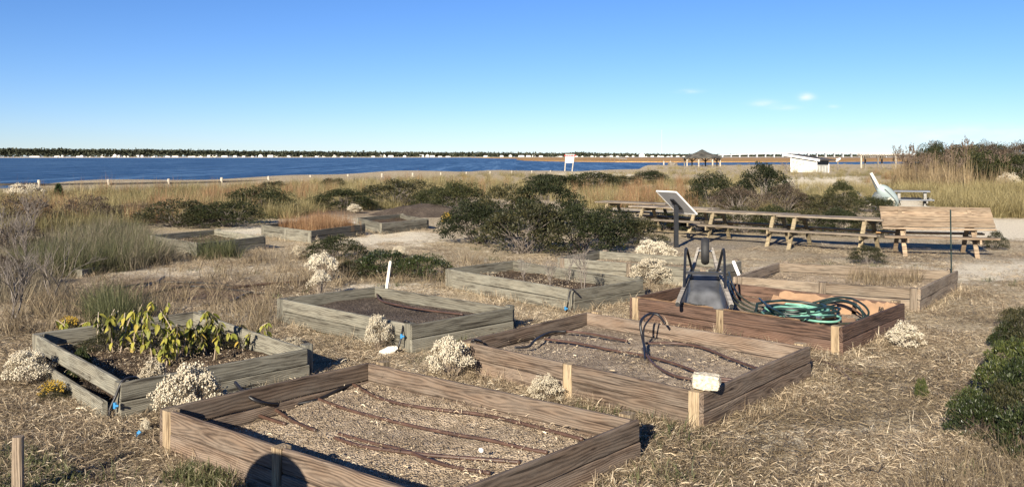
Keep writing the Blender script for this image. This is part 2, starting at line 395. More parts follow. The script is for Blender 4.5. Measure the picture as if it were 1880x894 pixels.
M['tangrass'] = foliage('tan_grass', [(0.0, (0.10, 0.08, 0.034)), (0.4, (0.24, 0.195, 0.088)), (0.75, (0.38, 0.32, 0.16)), (1.0, (0.52, 0.45, 0.26))], 0.3)
M['olivegrass'] = foliage('olive_grass', [(0.0, (0.07, 0.065, 0.027)), (0.5, (0.16, 0.142, 0.062)), (1.0, (0.32, 0.275, 0.14))], 0.3)
M['redgrass'] = foliage('russet_grass', [(0.0, (0.12, 0.062, 0.03)), (0.5, (0.25, 0.14, 0.07)), (1.0, (0.42, 0.29, 0.16))], 0.3)
M['graygrass'] = foliage('grey_dry_grass', [(0.0, (0.06, 0.05, 0.033)), (0.5, (0.145, 0.12, 0.08)), (1.0, (0.31, 0.265, 0.185))], 0.2)
M['greengrass'] = foliage('green_grass', [(0.0, (0.035, 0.043, 0.016)), (0.5, (0.085, 0.094, 0.039)), (1.0, (0.23, 0.215, 0.11))], 0.3)
M['reed'] = foliage('reed', [(0.0, (0.10, 0.07, 0.038)), (0.5, (0.22, 0.16, 0.088)), (1.0, (0.38, 0.295, 0.17))], 0.2)
M['plume'] = foliage('reed_plume', [(0.0, (0.07, 0.05, 0.035)), (1.0, (0.19, 0.14, 0.10))], 0.2)
M['straw'] = foliage('straw', [(0.0, (0.045, 0.032, 0.02)), (0.38, (0.22, 0.16, 0.10)), (0.68, (0.52, 0.42, 0.285)), (1.0, (0.78, 0.69, 0.52))], 0.15, 0.7)
M['weed'] = foliage('dry_weed', [(0.0, (0.07, 0.052, 0.034)), (0.5, (0.17, 0.13, 0.08)), (1.0, (0.34, 0.27, 0.17))], 0.2)
M['farwood'] = foliage('far_tree', [(0.0, (0.028, 0.033, 0.022)), (0.5, (0.042, 0.048, 0.030)), (1.0, (0.062, 0.062, 0.038))], 0.0)

def soilmat(name, c1, c2, c3, scale=16, bump=1.0):
    m, nt, N, L, b = newmat(name)
    tc = N.new('ShaderNodeTexCoord')
    n = N.new('ShaderNodeTexNoise'); n.inputs['Scale'].default_value = scale; n.inputs['Detail'].default_value = 8; n.inputs['Roughness'].default_value = 0.72
    n2 = N.new('ShaderNodeTexNoise'); n2.inputs['Scale'].default_value = 1.7; n2.inputs['Detail'].default_value = 4
    vo = N.new('ShaderNodeTexVoronoi'); vo.inputs['Scale'].default_value = 70
    for x in (n, n2, vo): L.new(tc.outputs['Object'], x.inputs['Vector'])
    r = ramp(N, [(0.32, c1), (0.5, c2), (0.70, c3)]); L.new(n.outputs['Fac'], r.inputs['Fac'])
    r2 = ramp(N, [(0.35, (0.72, 0.70, 0.70)), (0.65, (1.12, 1.1, 1.08))]); L.new(n2.outputs['Fac'], r2.inputs['Fac'])
    mx = N.new('ShaderNodeMixRGB'); mx.blend_type = 'MULTIPLY'; mx.inputs['Fac'].default_value = 1
    L.new(r.outputs['Color'], mx.inputs['Color1']); L.new(r2.outputs['Color'], mx.inputs['Color2'])
    L.new(mx.outputs['Color'], b.inputs['Base Color'])
    ad = N.new('ShaderNodeMath'); ad.operation = 'ADD'; L.new(n.outputs['Fac'], ad.inputs[0]); L.new(vo.outputs['Distance'], ad.inputs[1])
    bp = N.new('ShaderNodeBump'); bp.inputs['Strength'].default_value = bump; bp.inputs['Distance'].default_value = 0.03
    L.new(ad.outputs[0], bp.inputs['Height']); L.new(bp.outputs['Normal'], b.inputs['Normal'])
    b.inputs['Roughness'].default_value = 0.95; b.inputs['Specular IOR Level'].default_value = 0.1
    return m
M['soil'] = soilmat('sandy_soil', (0.20, 0.155, 0.105), (0.46, 0.37, 0.265), (0.66, 0.555, 0.42))
M['soilgray'] = soilmat('grey_soil', (0.17, 0.134, 0.098), (0.38, 0.31, 0.235), (0.55, 0.465, 0.36))
M['mulch'] = soilmat('dark_mulch', (0.045, 0.036, 0.029), (0.115, 0.092, 0.074), (0.30, 0.25, 0.20), 34)
M['soildark'] = soilmat('dark_soil', (0.05, 0.036, 0.025), (0.12, 0.088, 0.06), (0.24, 0.18, 0.125))

def groundmat():
    m, nt, N, L, b = newmat('sandy_thatch_ground')
    tc = N.new('ShaderNodeTexCoord')
    def nz(scale, det, rough=0.6):
        n = N.new('ShaderNodeTexNoise'); n.inputs['Scale'].default_value = scale; n.inputs['Detail'].default_value = det; n.inputs['Roughness'].default_value = rough
        L.new(tc.outputs['Object'], n.inputs['Vector']); return n
    nf, nm, nb = nz(22, 8, 0.75), nz(1.6, 5), nz(0.35, 3)
    thatch = ramp(N, [(0.34, (0.075, 0.055, 0.034)), (0.47, (0.31, 0.245, 0.155)), (0.64, (0.60, 0.51, 0.36))]); L.new(nf.outputs['Fac'], thatch.inputs['Fac'])
    sand = ramp(N, [(0.34, (0.26, 0.205, 0.135)), (0.48, (0.64, 0.565, 0.425)), (0.66, (0.80, 0.735, 0.595))]); L.new(nf.outputs['Fac'], sand.inputs['Fac'])
    a = N.new('ShaderNodeAttribute'); a.attribute_name = 'sand'
    nk = nz(7, 6, 0.7); am = N.new('ShaderNodeMath'); am.operation = 'MULTIPLY_ADD'; L.new(nk.outputs['Fac'], am.inputs[0]); am.inputs[1].default_value = 1.1; am.inputs[2].default_value = -0.32
    av = N.new('ShaderNodeMath'); av.operation = 'MULTIPLY_ADD'; L.new(nm.outputs['Fac'], av.inputs[0]); av.inputs[1].default_value = .5; L.new(am.outputs[0], av.inputs[2])
    ad = N.new('ShaderNodeMath'); ad.operation = 'ADD'; L.new(av.outputs[0], ad.inputs[0]); L.new(a.outputs['Fac'], ad.inputs[1])
    r = ramp(N, [(0.50, (0, 0, 0)), (0.66, (1, 1, 1))]); L.new(ad.outputs[0], r.inputs['Fac'])
    mx = N.new('ShaderNodeMixRGB'); L.new(r.outputs['Color'], mx.inputs['Fac']); L.new(thatch.outputs['Color'], mx.inputs['Color1']); L.new(sand.outputs['Color'], mx.inputs['Color2'])
    # grey gravel under the tables
    gv = ramp(N, [(0.34, (0.06, 0.05, 0.04)), (0.49, (0.23, 0.195, 0.15)), (0.66, (0.50, 0.44, 0.35))]); L.new(nf.outputs['Fac'], gv.inputs['Fac'])
    a2 = N.new('ShaderNodeAttribute'); a2.attribute_name = 'gravel'
    m2 = N.new('ShaderNodeMixRGB'); L.new(a2.outputs['Fac'], m2.inputs['Fac']); L.new(mx.outputs['Color'], m2.inputs['Color1']); L.new(gv.outputs['Color'], m2.inputs['Color2'])
    # dark litter, and the painted ground shadow at the bottom left
    dk = ramp(N, [(0.34, (0.035, 0.022, 0.016)), (0.5, (0.13, 0.085, 0.058)), (0.66, (0.40, 0.31, 0.22))]); L.new(nf.outputs['Fac'], dk.inputs['Fac'])
    a3 = N.new('ShaderNodeAttribute'); a3.attribute_name = 'litter'
    m3 = N.new('ShaderNodeMixRGB'); L.new(a3.outputs['Fac'], m3.inputs['Fac']); L.new(m2.outputs['Color'], m3.inputs['Color1']); L.new(dk.outputs['Color'], m3.inputs['Color2'])
    L.new(m3.outputs['Color'], b.inputs['Base Color'])
    bp = N.new('ShaderNodeBump'); bp.inputs['Strength'].default_value = 0.9; bp.inputs['Distance'].default_value = 0.025
    L.new(nf.outputs['Fac'], bp.inputs['Height']); L.new(bp.outputs['Normal'], b.inputs['Normal'])
    b.inputs['Roughness'].default_value = 0.95; b.inputs['Specular IOR Level'].default_value = 0.1
    return m
M['ground'] = groundmat()

def watermat():
    m, nt, N, L, b = newmat('bay_water')
    tc = N.new('ShaderNodeTexCoord'); acc = None
    for k, (sx, sy, amp, det) in enumerate([(1.5, .16, .34, 3), (.60, .035, .36, 3), (.22, .008, .30, 3)]):   # chop, swell and wind streaks
        mp = N.new('ShaderNodeMapping'); mp.inputs['Scale'].default_value = (sx, sy, 1); mp.inputs['Rotation'].default_value = (0, 0, R(4 * k - 3)); L.new(tc.outputs['Object'], mp.inputs['Vector'])
        n = N.new('ShaderNodeTexNoise'); n.inputs['Scale'].default_value = 1.0; n.inputs['Detail'].default_value = det; n.inputs['Roughness'].default_value = 0.6
        L.new(mp.outputs[0], n.inputs['Vector'])
        q = N.new('ShaderNodeMath'); q.operation = 'MULTIPLY_ADD'; L.new(n.outputs['Fac'], q.inputs[0]); q.inputs[1].default_value = amp
        if acc is None: q.inputs[2].default_value = 0.0
        else: L.new(acc, q.inputs[2])
        acc = q.outputs[0]
    bp = N.new('ShaderNodeBump'); bp.inputs['Strength'].default_value = 1.0; bp.inputs['Distance'].default_value = 1.0
    L.new(acc, bp.inputs['Height']); L.new(bp.outputs['Normal'], b.inputs['Normal'])
    r = ramp(N, [(0.42, (0.003, 0.013, 0.036)), (0.50, (0.014, 0.045, 0.105)), (0.58, (0.10, 0.17, 0.26))]); L.new(acc, r.inputs['Fac'])  # light crests and dark troughs of the waves painted into the base colour
    L.new(r.outputs['Color'], b.inputs['Base Color'])
    b.inputs['Roughness'].default_value = 0.35; b.inputs['Specular IOR Level'].default_value = 0.12; b.inputs['IOR'].default_value = 1.33
    return m
M['water'] = watermat()

# ------------------------------------------------------------------ beds (corner tops measured; world positions)
H = 0.29
def bedc(L_, N_, R_, F_=None, N_from=False):
    l = W(*L_, H) if L_ else None; n = W(*N_, H) if N_ else None; r = W(*R_, H); f = W(*F_, H) if F_ else None
    if n is None: n = l + r - f
    if f is None: f = l + r - n
    return [Vector((p.x, p.y, 0)) for p in (l, n, r, f)]

BEDS = {
 'front': dict(c=bedc((293, 750), None, (1172, 771), (677, 665)), mat='brown', post='post', soil='soil', sz=0.075,
   label='front brown raised bed with bare sandy soil, nearest in the garden'),
 'middle': dict(c=bedc((846, 626), (1292, 722), (1488, 638)), mat='brown', post='post', soil='soilgray', sz=0.15,
   label='brown raised bed with a pale block on its near corner'),
 'leafy': dict(c=bedc((60, 612), (222, 704), (566, 640)), mat='gray', post='gray', soil='soildark', sz=0.12,
   label='grey raised bed holding tall yellow leaved plants on the left'),
 'mulch': dict(c=bedc((508, 548), (757, 597), (943, 566)), mat='gray', post='gray', soil='mulch', sz=0.17,
   label='silvery raised bed filled with dark mulch and a white stake'),
 'weedy': dict(c=bedc((818, 493), (1055, 533), (1182, 513)), mat='gray', post='gray', soil='soildark', sz=0.14,
   label='silvery raised bed with dead grey stems growing in it'),
 'bushy': dict(c=bedc((1024, 473), (1300, 495), (1362, 479)), mat='gray', post='graytan', soil='soil', sz=0.14,
   label='grey raised bed behind the white bush and upturned wheelbarrow'),
 'hose': dict(c=bedc((1156, 546), (1548, 602), (1661, 557)), mat='redbrown', post='post', soil='soilgray', sz=0.10,
   label='reddish raised bed lined with cardboard under the green hose'),
 'sandy': dict(c=bedc((1345, 508), (1690, 531), (1759, 497), (1427, 482)), mat='graytan', post='graytan', soil='soil', sz=0.13,
   label='tan grey raised bed with sand and weeds behind the hose bed'),
 'small': dict(c=bedc((276, 432), (361, 447), (484, 434)), mat='gray', post='gray', soil='soildark', sz=0.16,
   label='small grey raised bed beside the green beach grass'),
 'russet': dict(c=bedc((480, 413), (571, 424), (669, 412)), mat='gray', post='gray', soil='soil', sz=0.16,
   label='far grey raised bed full of russet grass'),
 'mound': dict(c=bedc(None or (655, 400), (700, 410), (784, 402)), mat='gray', post='gray', soil='soildark', sz=0.18,
   label='farthest grey raised bed in front of the dark mulch pile'),
 'buried': dict(c=bedc((50, 461), (150, 477), (229, 461)), mat='gray', post='gray', soil='soildark', sz=0.16,
   label='grey raised bed half buried in green beach grass on the left'),
}

def inpoly(X, Y, poly):
    X = np.asarray(X, float); Y = np.asarray(Y, float); ins = np.zeros(X.shape, bool); n = len(poly)
    for i in range(n):
        x1, y1 = poly[i][0], poly[i][1]; x2, y2 = poly[(i + 1) % n][0], poly[(i + 1) % n][1]
        c = ((y1 > Y) != (y2 > Y)) & (X < (x2 - x1) * (Y - y1) / ((y2 - y1) + 1e-12) + x1)
        ins ^= c
    return ins
def inbeds(X, Y):
    r = np.zeros(np.shape(X), bool)
    for b in BEDS.values(): r |= inpoly(X, Y, b['c'])
    return r
def pxy(X, Y, Z=0):
    return CX + F * X / Y, HY + (CAMZ - Z) * F / Y

# ------------------------------------------------------------------ ground, water, marsh, far shore
def axis(knots):
    out = [knots[0][0]]
    for (a, st), (b_, _) in zip(knots[:-1], knots[1:]):
        n = max(1, int(round((b_ - a) / st))); out += list(a + (b_ - a) * (np.arange(n) + 1) / n)
    return np.array(out)
gx = axis([(-260, 20), (-80, 4), (-30, 0.7), (-9, 0.13), (9, 0.7), (40, 2), (90, 20), (300, 20)])
gy = axis([(-60, 8), (0, 0.6), (4.6, 0.11), (14, 0.25), (30, 0.8), (60, 1.6), (140, 2.5), (270, 1)])
GX, GY = np.meshgrid(gx, gy)
GZ = terrain(GX, GY)
def vnoise(x, y, s, seed=0.0):
    return np.array([mnoise.noise(Vector((a * s + seed, b_ * s, seed))) for a, b_ in zip(np.ravel(x), np.ravel(y))]).reshape(np.shape(x))
nearm = (GX > -12) & (GX < 12) & (GY > 4) & (GY < 32)
bumpz = np.zeros_like(GZ)
bumpz[nearm] = 0.022 * vnoise(GX[nearm], GY[nearm], 1.3) + 0.012 * vnoise(GX[nearm], GY[nearm], 5.0, 3.0)
GZ = GZ + bumpz
PXg, PYg = pxy(GX, np.maximum(GY, 1), 0)
def blob(cx, cy, rx, ry):
    return np.exp(-((PXg - cx) / rx) ** 2 - ((PYg - cy) / ry) ** 2) * (GY > 2)
sand = 0.0 * GX
for a in [(690, 435, 100, 14, .55), (620, 415, 60, 8, .5), (560, 425, 90, 8, .45), (440, 425, 40, 6, .45), (1450, 490, 300, 12, .28),
          (1850, 412, 130, 14, .7), (1850, 490, 160, 22, .4), (1500, 335, 60, 8, .6), (1660, 375, 40, 8, .5), (1430, 345, 60, 5, .5),
          (1350, 825, 330, 50, .24), (480, 585, 90, 18, .3), (300, 500, 150, 10, .33), (90, 840, 110, 26, .38), (1250, 875, 260, 28, .22),
          (680, 530, 80, 8, .3), (950, 510, 80, 14, .2), (1090, 322, 80, 3, .7), (1620, 640, 120, 40, .12), (760, 640, 60, 25, .1)]:
    sand = sand + a[4] * blob(*a[:4])
sand = np.clip(sand - 0.05, -0.2, 1)
gravel = np.clip(1.0 * (blob(1400, 438, 280, 12) + blob(1700, 460, 200, 9)), 0, 1) * (PXg > 1080)
litter = np.clip(1.0 * (blob(270, 530, 190, 26) + 0.8 * blob(480, 540, 140, 20) + .9 * blob(620, 392, 90, 9) + blob(120, 870, 110, 25)), 0, 1)  # last blob is a ground shadow painted in with the litter colour
nr, ncn = GX.shape
idx = np.arange(nr * ncn).reshape(nr, ncn)
fq = np.stack([idx[:-1, :-1], idx[:-1, 1:], idx[1:, 1:], idx[1:, :-1]], -1).reshape(-1, 4)
ground = link('ground', mesh('ground', np.stack([GX, GY, GZ], -1), fq, M['ground'], True,
              dict(sand=sand.ravel(), gravel=gravel.ravel(), litter=litter.ravel())))
tag(ground, 'sandy ground covered in dry thatch', kind='structure')

WZ = -1.5
def disc(name, z, r, mat, n=64, c=(0, 0)):
    v = [(c[0], c[1], z)] + [(c[0] + r * math.cos(2 * math.pi * i / n), c[1] + r * math.sin(2 * math.pi * i / n), z) for i in range(n)]
    return link(name, mesh(name, v, [(0, 1 + i, 1 + (i + 1) % n) for i in range(n)], mat))
tag(disc('water', WZ, 14000, M['water']), 'dark blue rippled bay water', kind='structure')

M['marsh'] = soilmat('marsh_grass_far', (0.26, 0.15, 0.06), (0.36, 0.22, 0.09), (0.45, 0.30, 0.14), 0.02, 0.3)
M['beach'] = soilmat('far_beach', (0.40, 0.35, 0.27), (0.52, 0.46, 0.36), (0.60, 0.54, 0.43), 0.05, 0.2)
def slab(name, outline, z0, z1, mat, label):
    """a low island: pixel/distance outline extruded from the water up"""
    top = [(x, y, z1) for x, y in outline]; n = len(top)
    cx_, cy_ = sum(p[0] for p in top) / n, sum(p[1] for p in top) / n
    bot = [(x, y, z0) for x, y in outline]
    f = [tuple(range(n))] + [(i, n + i, n + (i + 1) % n, (i + 1) % n) for i in range(n)]
    return tag(link(name, mesh(name, top + bot, f, mat)), label, kind='structure')
def pY(px, Y): return ((px - CX) / F * Y, Y)
near_m = [pY(p, Y) for p, Y in [(948, 900), (960, 720), (1000, 620), (1060, 560), (1130, 520), (1250, 500), (1400, 520), (1560, 560), (1700, 600), (2300, 700)]]
far_m = [pY(p, Y) for p, Y in [(2300, 2000), (1600, 1900), (1100, 1900), (960, 1400)]]
slab('marsh', near_m + far_m, WZ - 1, WZ + 0.55, M['marsh'], 'golden brown salt marsh across the water')
near_b = [pY(p, Y) for p, Y in [(865, 1900), (900, 1450), (950, 1250), (1000, 1300), (1100, 2000)]]
slab('marsh', near_b + [pY(1100, 2250), pY(900, 2250)], WZ - 1, WZ + 0.35, M['marsh'], 'thin far spit of brown marsh')
def shoreY(px): return float(np.interp(px, [-400, 400, 900, 1300, 2400], [2150, 2300, 2500, 3000, 3300]))
pxs = np.linspace(-500, 2500, 61)
slab('far_shore', [pY(p, shoreY(p)) for p in pxs] + [pY(p, shoreY(p) + 900) for p in pxs[::-1]], WZ - 1, WZ + 1.0, M['beach'], 'pale beach of the far shore')

# ------------------------------------------------------------------ raised beds
def plank_mesh(L, h, t, mat, seed, warp=0.004, n=10, bev=0.005):
    """sawn board along X, worn bevelled arrises, slight warp"""
    xs = np.linspace(-L / 2, L / 2, n + 1); v = []
    rs = np.random.default_rng(seed)
    for i, x in enumerate(xs):
        ty = warp * math.sin(seed + x * 2.1); tz = warp * 0.7 * math.sin(seed * 1.7 + x * 1.6)
        e = bev * (1 + 0.9 * rs.random(8) * (2.2 if rs.random() < .2 else 1))
        Y, Z = t / 2, h / 2
        sec = [(-Y, -Z + e[0]), (-Y, Z - e[1]), (-Y + e[2], Z), (Y - e[3], Z), (Y, Z - e[4]), (Y, -Z + e[5]), (Y - e[6], -Z), (-Y + e[7], -Z)]
        v += [(x, y + ty, z + tz) for y, z in sec]
    f = []
    for i in range(n):
        for j in range(8):
            j2 = (j + 1) % 8
            f.append((i * 8 + j, (i + 1) * 8 + j, (i + 1) * 8 + j2, i * 8 + j2))
    f.append(tuple(range(8))); f.append(tuple(n * 8 + j for j in range(7, -1, -1)))
    return mesh('board', v, f, mat)

_seed = [1]
def board(parent, base, a, b, z0, h, t, inward, mat, name='board', warp=0.004):
    d = (b - a); L = d.length; d.normalize()
    c = (a + b) / 2 + inward * (t / 2) - base
    _seed[0] += 1
    return link(name, plank_mesh(L, h, t, mat, _seed[0], warp, max(4, int(L * 5))), parent, (c.x, c.y, z0 + h / 2), (0, 0, math.atan2(d.y, d.x)))

def post(parent, base, c, top, w, d, mat, z0=-0.12, name='post'):
    _seed[0] += 1
    L = top - z0; p = c - base
    return link(name, plank_mesh(L, w, w, mat, _seed[0], 0.0, 3, 0.006), parent, (p.x, p.y, (top + z0) / 2), (0, R(-90), math.atan2(d.y, d.x)))

def soil_mesh(c, base, z, mat, amp=0.03, n=26, seed=1.0, inset=0.03, slope=0.0):
    L_, N_, R_, F_ = c; v = []
    for i in range(n + 1):
        for j in range(n + 1):
            s, t = i / n, j / n
            s_, t_ = inset + s * (1 - 2 * inset) * 1.0, inset + t * (1 - 2 * inset)
            p = L_ * (1 - s_) * (1 - t_) + N_ * s_ * (1 - t_) + R_ * s_ * t_ + F_ * (1 - s_) * t_
            h_ = z + slope * (t - .5) + amp * mnoise.noise(Vector((p.x * 1.7, p.y * 1.7, seed))) + amp * .6 * mnoise.noise(Vector((p.x * 6, p.y * 6, seed)))  + amp * .25 * mnoise.noise(Vector((p.x * 17, p.y * 17, seed)))
            v.append((p.x - base.x, p.y - base.y, h_))
    f = [(i * (n + 1) + j, (i + 1) * (n + 1) + j, (i + 1) * (n + 1) + j + 1, i * (n + 1) + j + 1) for i in range(n) for j in range(n)]
    return mesh('soil', v, f, mat, True)

PW, T, BH = 0.089, 0.038, 0.142
def build_bed(key, b):
    l, n, r, f = b['c']
    ctr = (l + n + r + f) / 4
    zg = float(terrain(ctr.x, ctr.y))
    base = Vector((ctr.x, ctr.y, 0))
    t = thing('raised_bed', b['label'], 'raised bed', (ctr.x, ctr.y, 0))
    d1 = (n - l).normalized(); d2 = (r - n).normalized(); d2l = (f - l).normalized()
    d1f = (r - f).normalized()
    mat, pm = M[b['mat']], M[b['post']]
    rr = random.Random(hash(key) % 1000 if False else sum(map(ord, key)))
    sl = H / 2 - 0.002
    Lnear = (n - l).length
    inw = d2
    # near long side: post, boards, post, boards, post
    pin = T + PW / 2 + 0.002
    pc = [l + d1 * pin, l + d1 * (Lnear * 0.5), n - d1 * pin]
    mid = key not in ('leafy', 'mulch', 'weedy', 'mound')
    if key == 'hose': pc[1] = l + d1 * (Lnear * 0.47)
    for p in (pc if mid else (pc[0], pc[2])):
        post(t, base, p + inw * (PW / 2 - 0.006), H + rr.uniform(-.004, .006), PW, d1, pm, zg - 0.12)
    spans = [(pc[0] + d1 * (PW / 2 + .003), pc[1] - d1 * (PW / 2 + .003)), (pc[1] + d1 * (PW / 2 + .003), pc[2] - d1 * (PW / 2 + .003))]
    if not mid: spans = [(spans[0][0], spans[1][1])]
    for a, c in spans:
        for k in range(2):
            off = rr.uniform(0, .008)
            lift = 0.0
            if key == 'leafy' and k == 0: off = -0.10
            board(t, base, a + inw * off, c + inw * off, zg * 0 + 0.002 + k * (BH + 0.005) + lift, BH, T, inw, mat)
    # short sides, nailed over the post ends
    for (a, c, iv) in ((n, r, -d1), (l, f, d1)):
        for k in range(2):
            off = rr.uniform(0, .006)
            ext = rr.uniform(-.02, .015) if k == 1 else rr.uniform(0, .03)
            dd = (c - a).normalized()
            board(t, base, a + iv * off, c + iv * off + dd * ext, 0.002 + k * (BH + 0.005), BH, T, iv, mat)
    # far long side, posts outside it
    for k in range(2):
        board(t, base, f + d1f * (T + .003), r - d1f * (T + .003), 0.002 + k * (BH + 0.005), BH, T, -d2, mat)
    for s_ in (0.045, 0.5, 0.955):
        p = f + (r - f) * s_
        post(t, base, p + d2 * (PW / 2 + .004), H + (0.016 if s_ != .5 else -0.06), PW, d1f, pm, zg - 0.12)
    if zg < -0.04:   # lower course reaching down to the sloping ground
        for (a, c, iv) in ((l, n, d2), (n, r, -d1), (l, f, d1)):
            board(t, base, a + iv * .004, c + iv * .004, zg - 0.03, -zg + 0.028, T, iv, mat)
    link('soil', soil_mesh(b['c'], base, b['sz'], M[b['soil']], seed=len(key) * 1.7, slope=.13 if key == 'front' else 0.0), t)
    return t
for k_, b_ in BEDS.items(): b_['obj'] = build_bed(k_, b_)
BEDS['buried']['obj'].location.z = -0.17

# ------------------------------------------------------------------ plant meshes
def blades(n, h, spread, lean, w, seg=3, hv=0.35, seed=0, upright=0.0):
    """n bent tapering blades"""
    g = np.random.default_rng(seed)
    a = g.random(n) * 2 * np.pi; r = spread * np.sqrt(g.random(n))
    bx, by = r * np.cos(a), r * np.sin(a)
    da = a + g.normal(0, 1.2, n)
    hh = h * (1 - hv + 2 * hv * g.random(n) ** 1.3)
    ln = lean * np.abs(g.normal(.6, .5, n)) + upright
    ww = w * (0.7 + 0.6 * g.random(n))
    sa = da + np.pi / 2 + g.normal(0, .5, n)
    V = []
    for k in range(seg + 1):
        t = k / seg
        cx_ = bx + np.cos(da) * hh * ln * t ** 1.7
        cy_ = by + np.sin(da) * hh * ln * t ** 1.7
        cz = hh * t * (1 - .38 * np.minimum(ln, 1.3) * t)
        wk = ww * (1 - t ** 1.5 * .92) / 2
        V.append(np.stack([cx_ - np.cos(sa) * wk, cy_ - np.sin(sa) * wk, cz], -1))
        V.append(np.stack([cx_ + np.cos(sa) * wk, cy_ + np.sin(sa) * wk, cz], -1))
    V = np.stack(V, 1)                       # n, 2(seg+1), 3
    m = 2 * (seg + 1)
    fs = [[2 * k, 2 * k + 1, 2 * k + 3, 2 * k + 2] for k in range(seg)]
    Fc = (np.arange(n)[:, None, None] * m + np.array(fs)[None]).reshape(-1, 4)
    rnd = np.repeat(g.random(n), m)
    return V.reshape(-1, 3), Fc, rnd

def litter_blades(n, rad, ln, w, seed=0, tilt=0.25):
    """loose straw lying about"""
    g = np.random.default_rng(seed)
    a = g.random(n) * 2 * np.pi; r = rad * np.sqrt(g.random(n))
    c = np.stack([r * np.cos(a), r * np.sin(a), 0.004 + 0.02 * g.random(n)], -1)
    b = g.random(n) * 2 * np.pi; e = np.abs(g.normal(0, tilt, n))
    d = np.stack([np.cos(b) * np.cos(e), np.sin(b) * np.cos(e), np.sin(e)], -1)
    L_ = ln * (.5 + g.random(n))
    s = np.cross(d, np.stack([np.zeros(n), np.zeros(n), np.ones(n)], -1)); s /= np.linalg.norm(s, axis=1)[:, None]
    s = s + np.stack([np.zeros(n), np.zeros(n), g.normal(0, .5, n)], -1)
    hw = (w * (.6 + .8 * g.random(n)) / 2)[:, None]
    p0, p1 = c, c + d * L_[:, None]; mid = (p0 + p1) / 2 + np.stack([np.zeros(n), np.zeros(n), .012 * g.random(n)], -1)
    V = np.stack([p0 - s * hw, p0 + s * hw, mid + s * hw, mid - s * hw, p1 + s * hw * .4, p1 - s * hw * .4], 1)
    Fc = (np.arange(n)[:, None, None] * 6 + np.array([[0, 1, 2, 3], [3, 2, 4, 5]])[None]).reshape(-1, 4)
    return V.reshape(-1, 3), Fc, np.repeat(g.random(n), 6)

def leaf_quads(C, Nn, ln, w, g, upbias=0.3):
    """diamond leaves at C, long axis roughly along Nn"""
    n = len(C)
    d = Nn + g.normal(0, .55, (n, 3)); d[:, 2] += upbias; d /= np.linalg.norm(d, axis=1)[:, None]
    q = g.normal(0, 1, (n, 3)); s = np.cross(d, q); s /= np.linalg.norm(s, axis=1)[:, None] + 1e-9
    L_ = (ln * (.6 + .8 * g.random(n)))[:, None]; ww = (w * (.6 + .8 * g.random(n)))[:, None] / 2
    V = np.stack([C, C + d * L_ * .5 + s * ww, C + d * L_, C + d * L_ * .5 - s * ww], 1)
    Fc = (np.arange(n)[:, None] * 4 + np.arange(4)[None])
    return V.reshape(-1, 3), Fc, np.repeat(g.random(n), 4)

def crown_points(n, nclump, seed, flat=1.0, low=0.12, csz=0.26):
    """clumped points through a unit dome (radius 1, height 1)"""
    g = np.random.default_rng(seed)
    u = g.random(nclump) * 2 * np.pi; cz = low + (1 - low) * g.random(nclump) ** 0.8
    rad = np.sqrt(np.clip(1 - (cz * .98) ** 2.2, 0.02, 1)) * (.55 + .45 * g.random(nclump) ** .5)
    cl = np.stack([rad * np.cos(u), rad * np.sin(u), cz * (.78 + .22 * g.random(nclump))], -1)
    sz = csz * (.6 + .8 * g.random(nclump))
    k = g.integers(0, nclump, n)
    dd = g.normal(0, 1, (n, 3)); dd /= np.linalg.norm(dd, axis=1)[:, None]
    dd[:, 2] = np.abs(dd[:, 2]) * .9 - .15
    P = cl[k] + dd * (sz[k] * (.45 + .55 * g.random(n) ** .4))[:, None] * np.array([1, 1, .8])
    P[:, 2] = np.maximum(P[:, 2], 0.02)
    Nn = dd * .8 + cl[k] * .5
    return P, Nn, cl, g

def stems_mesh(name, targets, rad, mat, seed, base_r=0.15, n=4):
    mb = MB(); g = random.Random(seed); rn = []
    for p in targets:
        a = g.random() * 6.28; b0 = Vector((math.cos(a) * base_r * g.random(), math.sin(a) * base_r * g.random(), -0.03)); b1 = Vector(p)
        m1 = b0.lerp(b1, .5) + Vector((g.uniform(-.08, .08), g.uniform(-.08, .08), .08))
        v, f = tube([b0, m1, b1], [rad, rad * .7, rad * .25], n, False); mb.add(v, f); rn += [g.random()] * len(v)
    return mesh(name, np.concatenate(mb.v), mb.f, mat, attrs=dict(rnd=rn))

def shrub_meshes(kind, seed):
    """foliage + stems in a unit dome, leaf size in units of the dome (about 1 m)"""
    if kind == 'bay': P, Nn, cl, g = crown_points(10500, 100, seed, csz=.2); q = leaf_quads(P, Nn, .05, .022, g); m = M['bay']
    elif kind == 'olive': P, Nn, cl, g = crown_points(6500, 75, seed, csz=.22); q = leaf_quads(P, Nn, .06, .024, g); m = M['olive']
    elif kind == 'glossy': P, Nn, cl, g = crown_points(5200, 95, seed, csz=.19); q = leaf_quads(P, Nn, .085, .026, g, .45); m = M['glossy']
    elif kind == 'brownish': P, Nn, cl, g = crown_points(4200, 70, seed, csz=.24); q = leaf_quads(P, Nn, .07, .016, g); m = M['browntwigs']
    fo = mesh('foliage', q[0], q[1], m, attrs=dict(rnd=q[2]))
    st = stems_mesh('stems', cl[:46], .012, M['bark'] if kind == 'glossy' else M['twig'], seed, .25)
    return fo, st
SHM = {k: [shrub_meshes(k, 100 + 7 * i + len(k)) for i in range(3)] for k in ('bay', 'olive', 'glossy', 'brownish')}

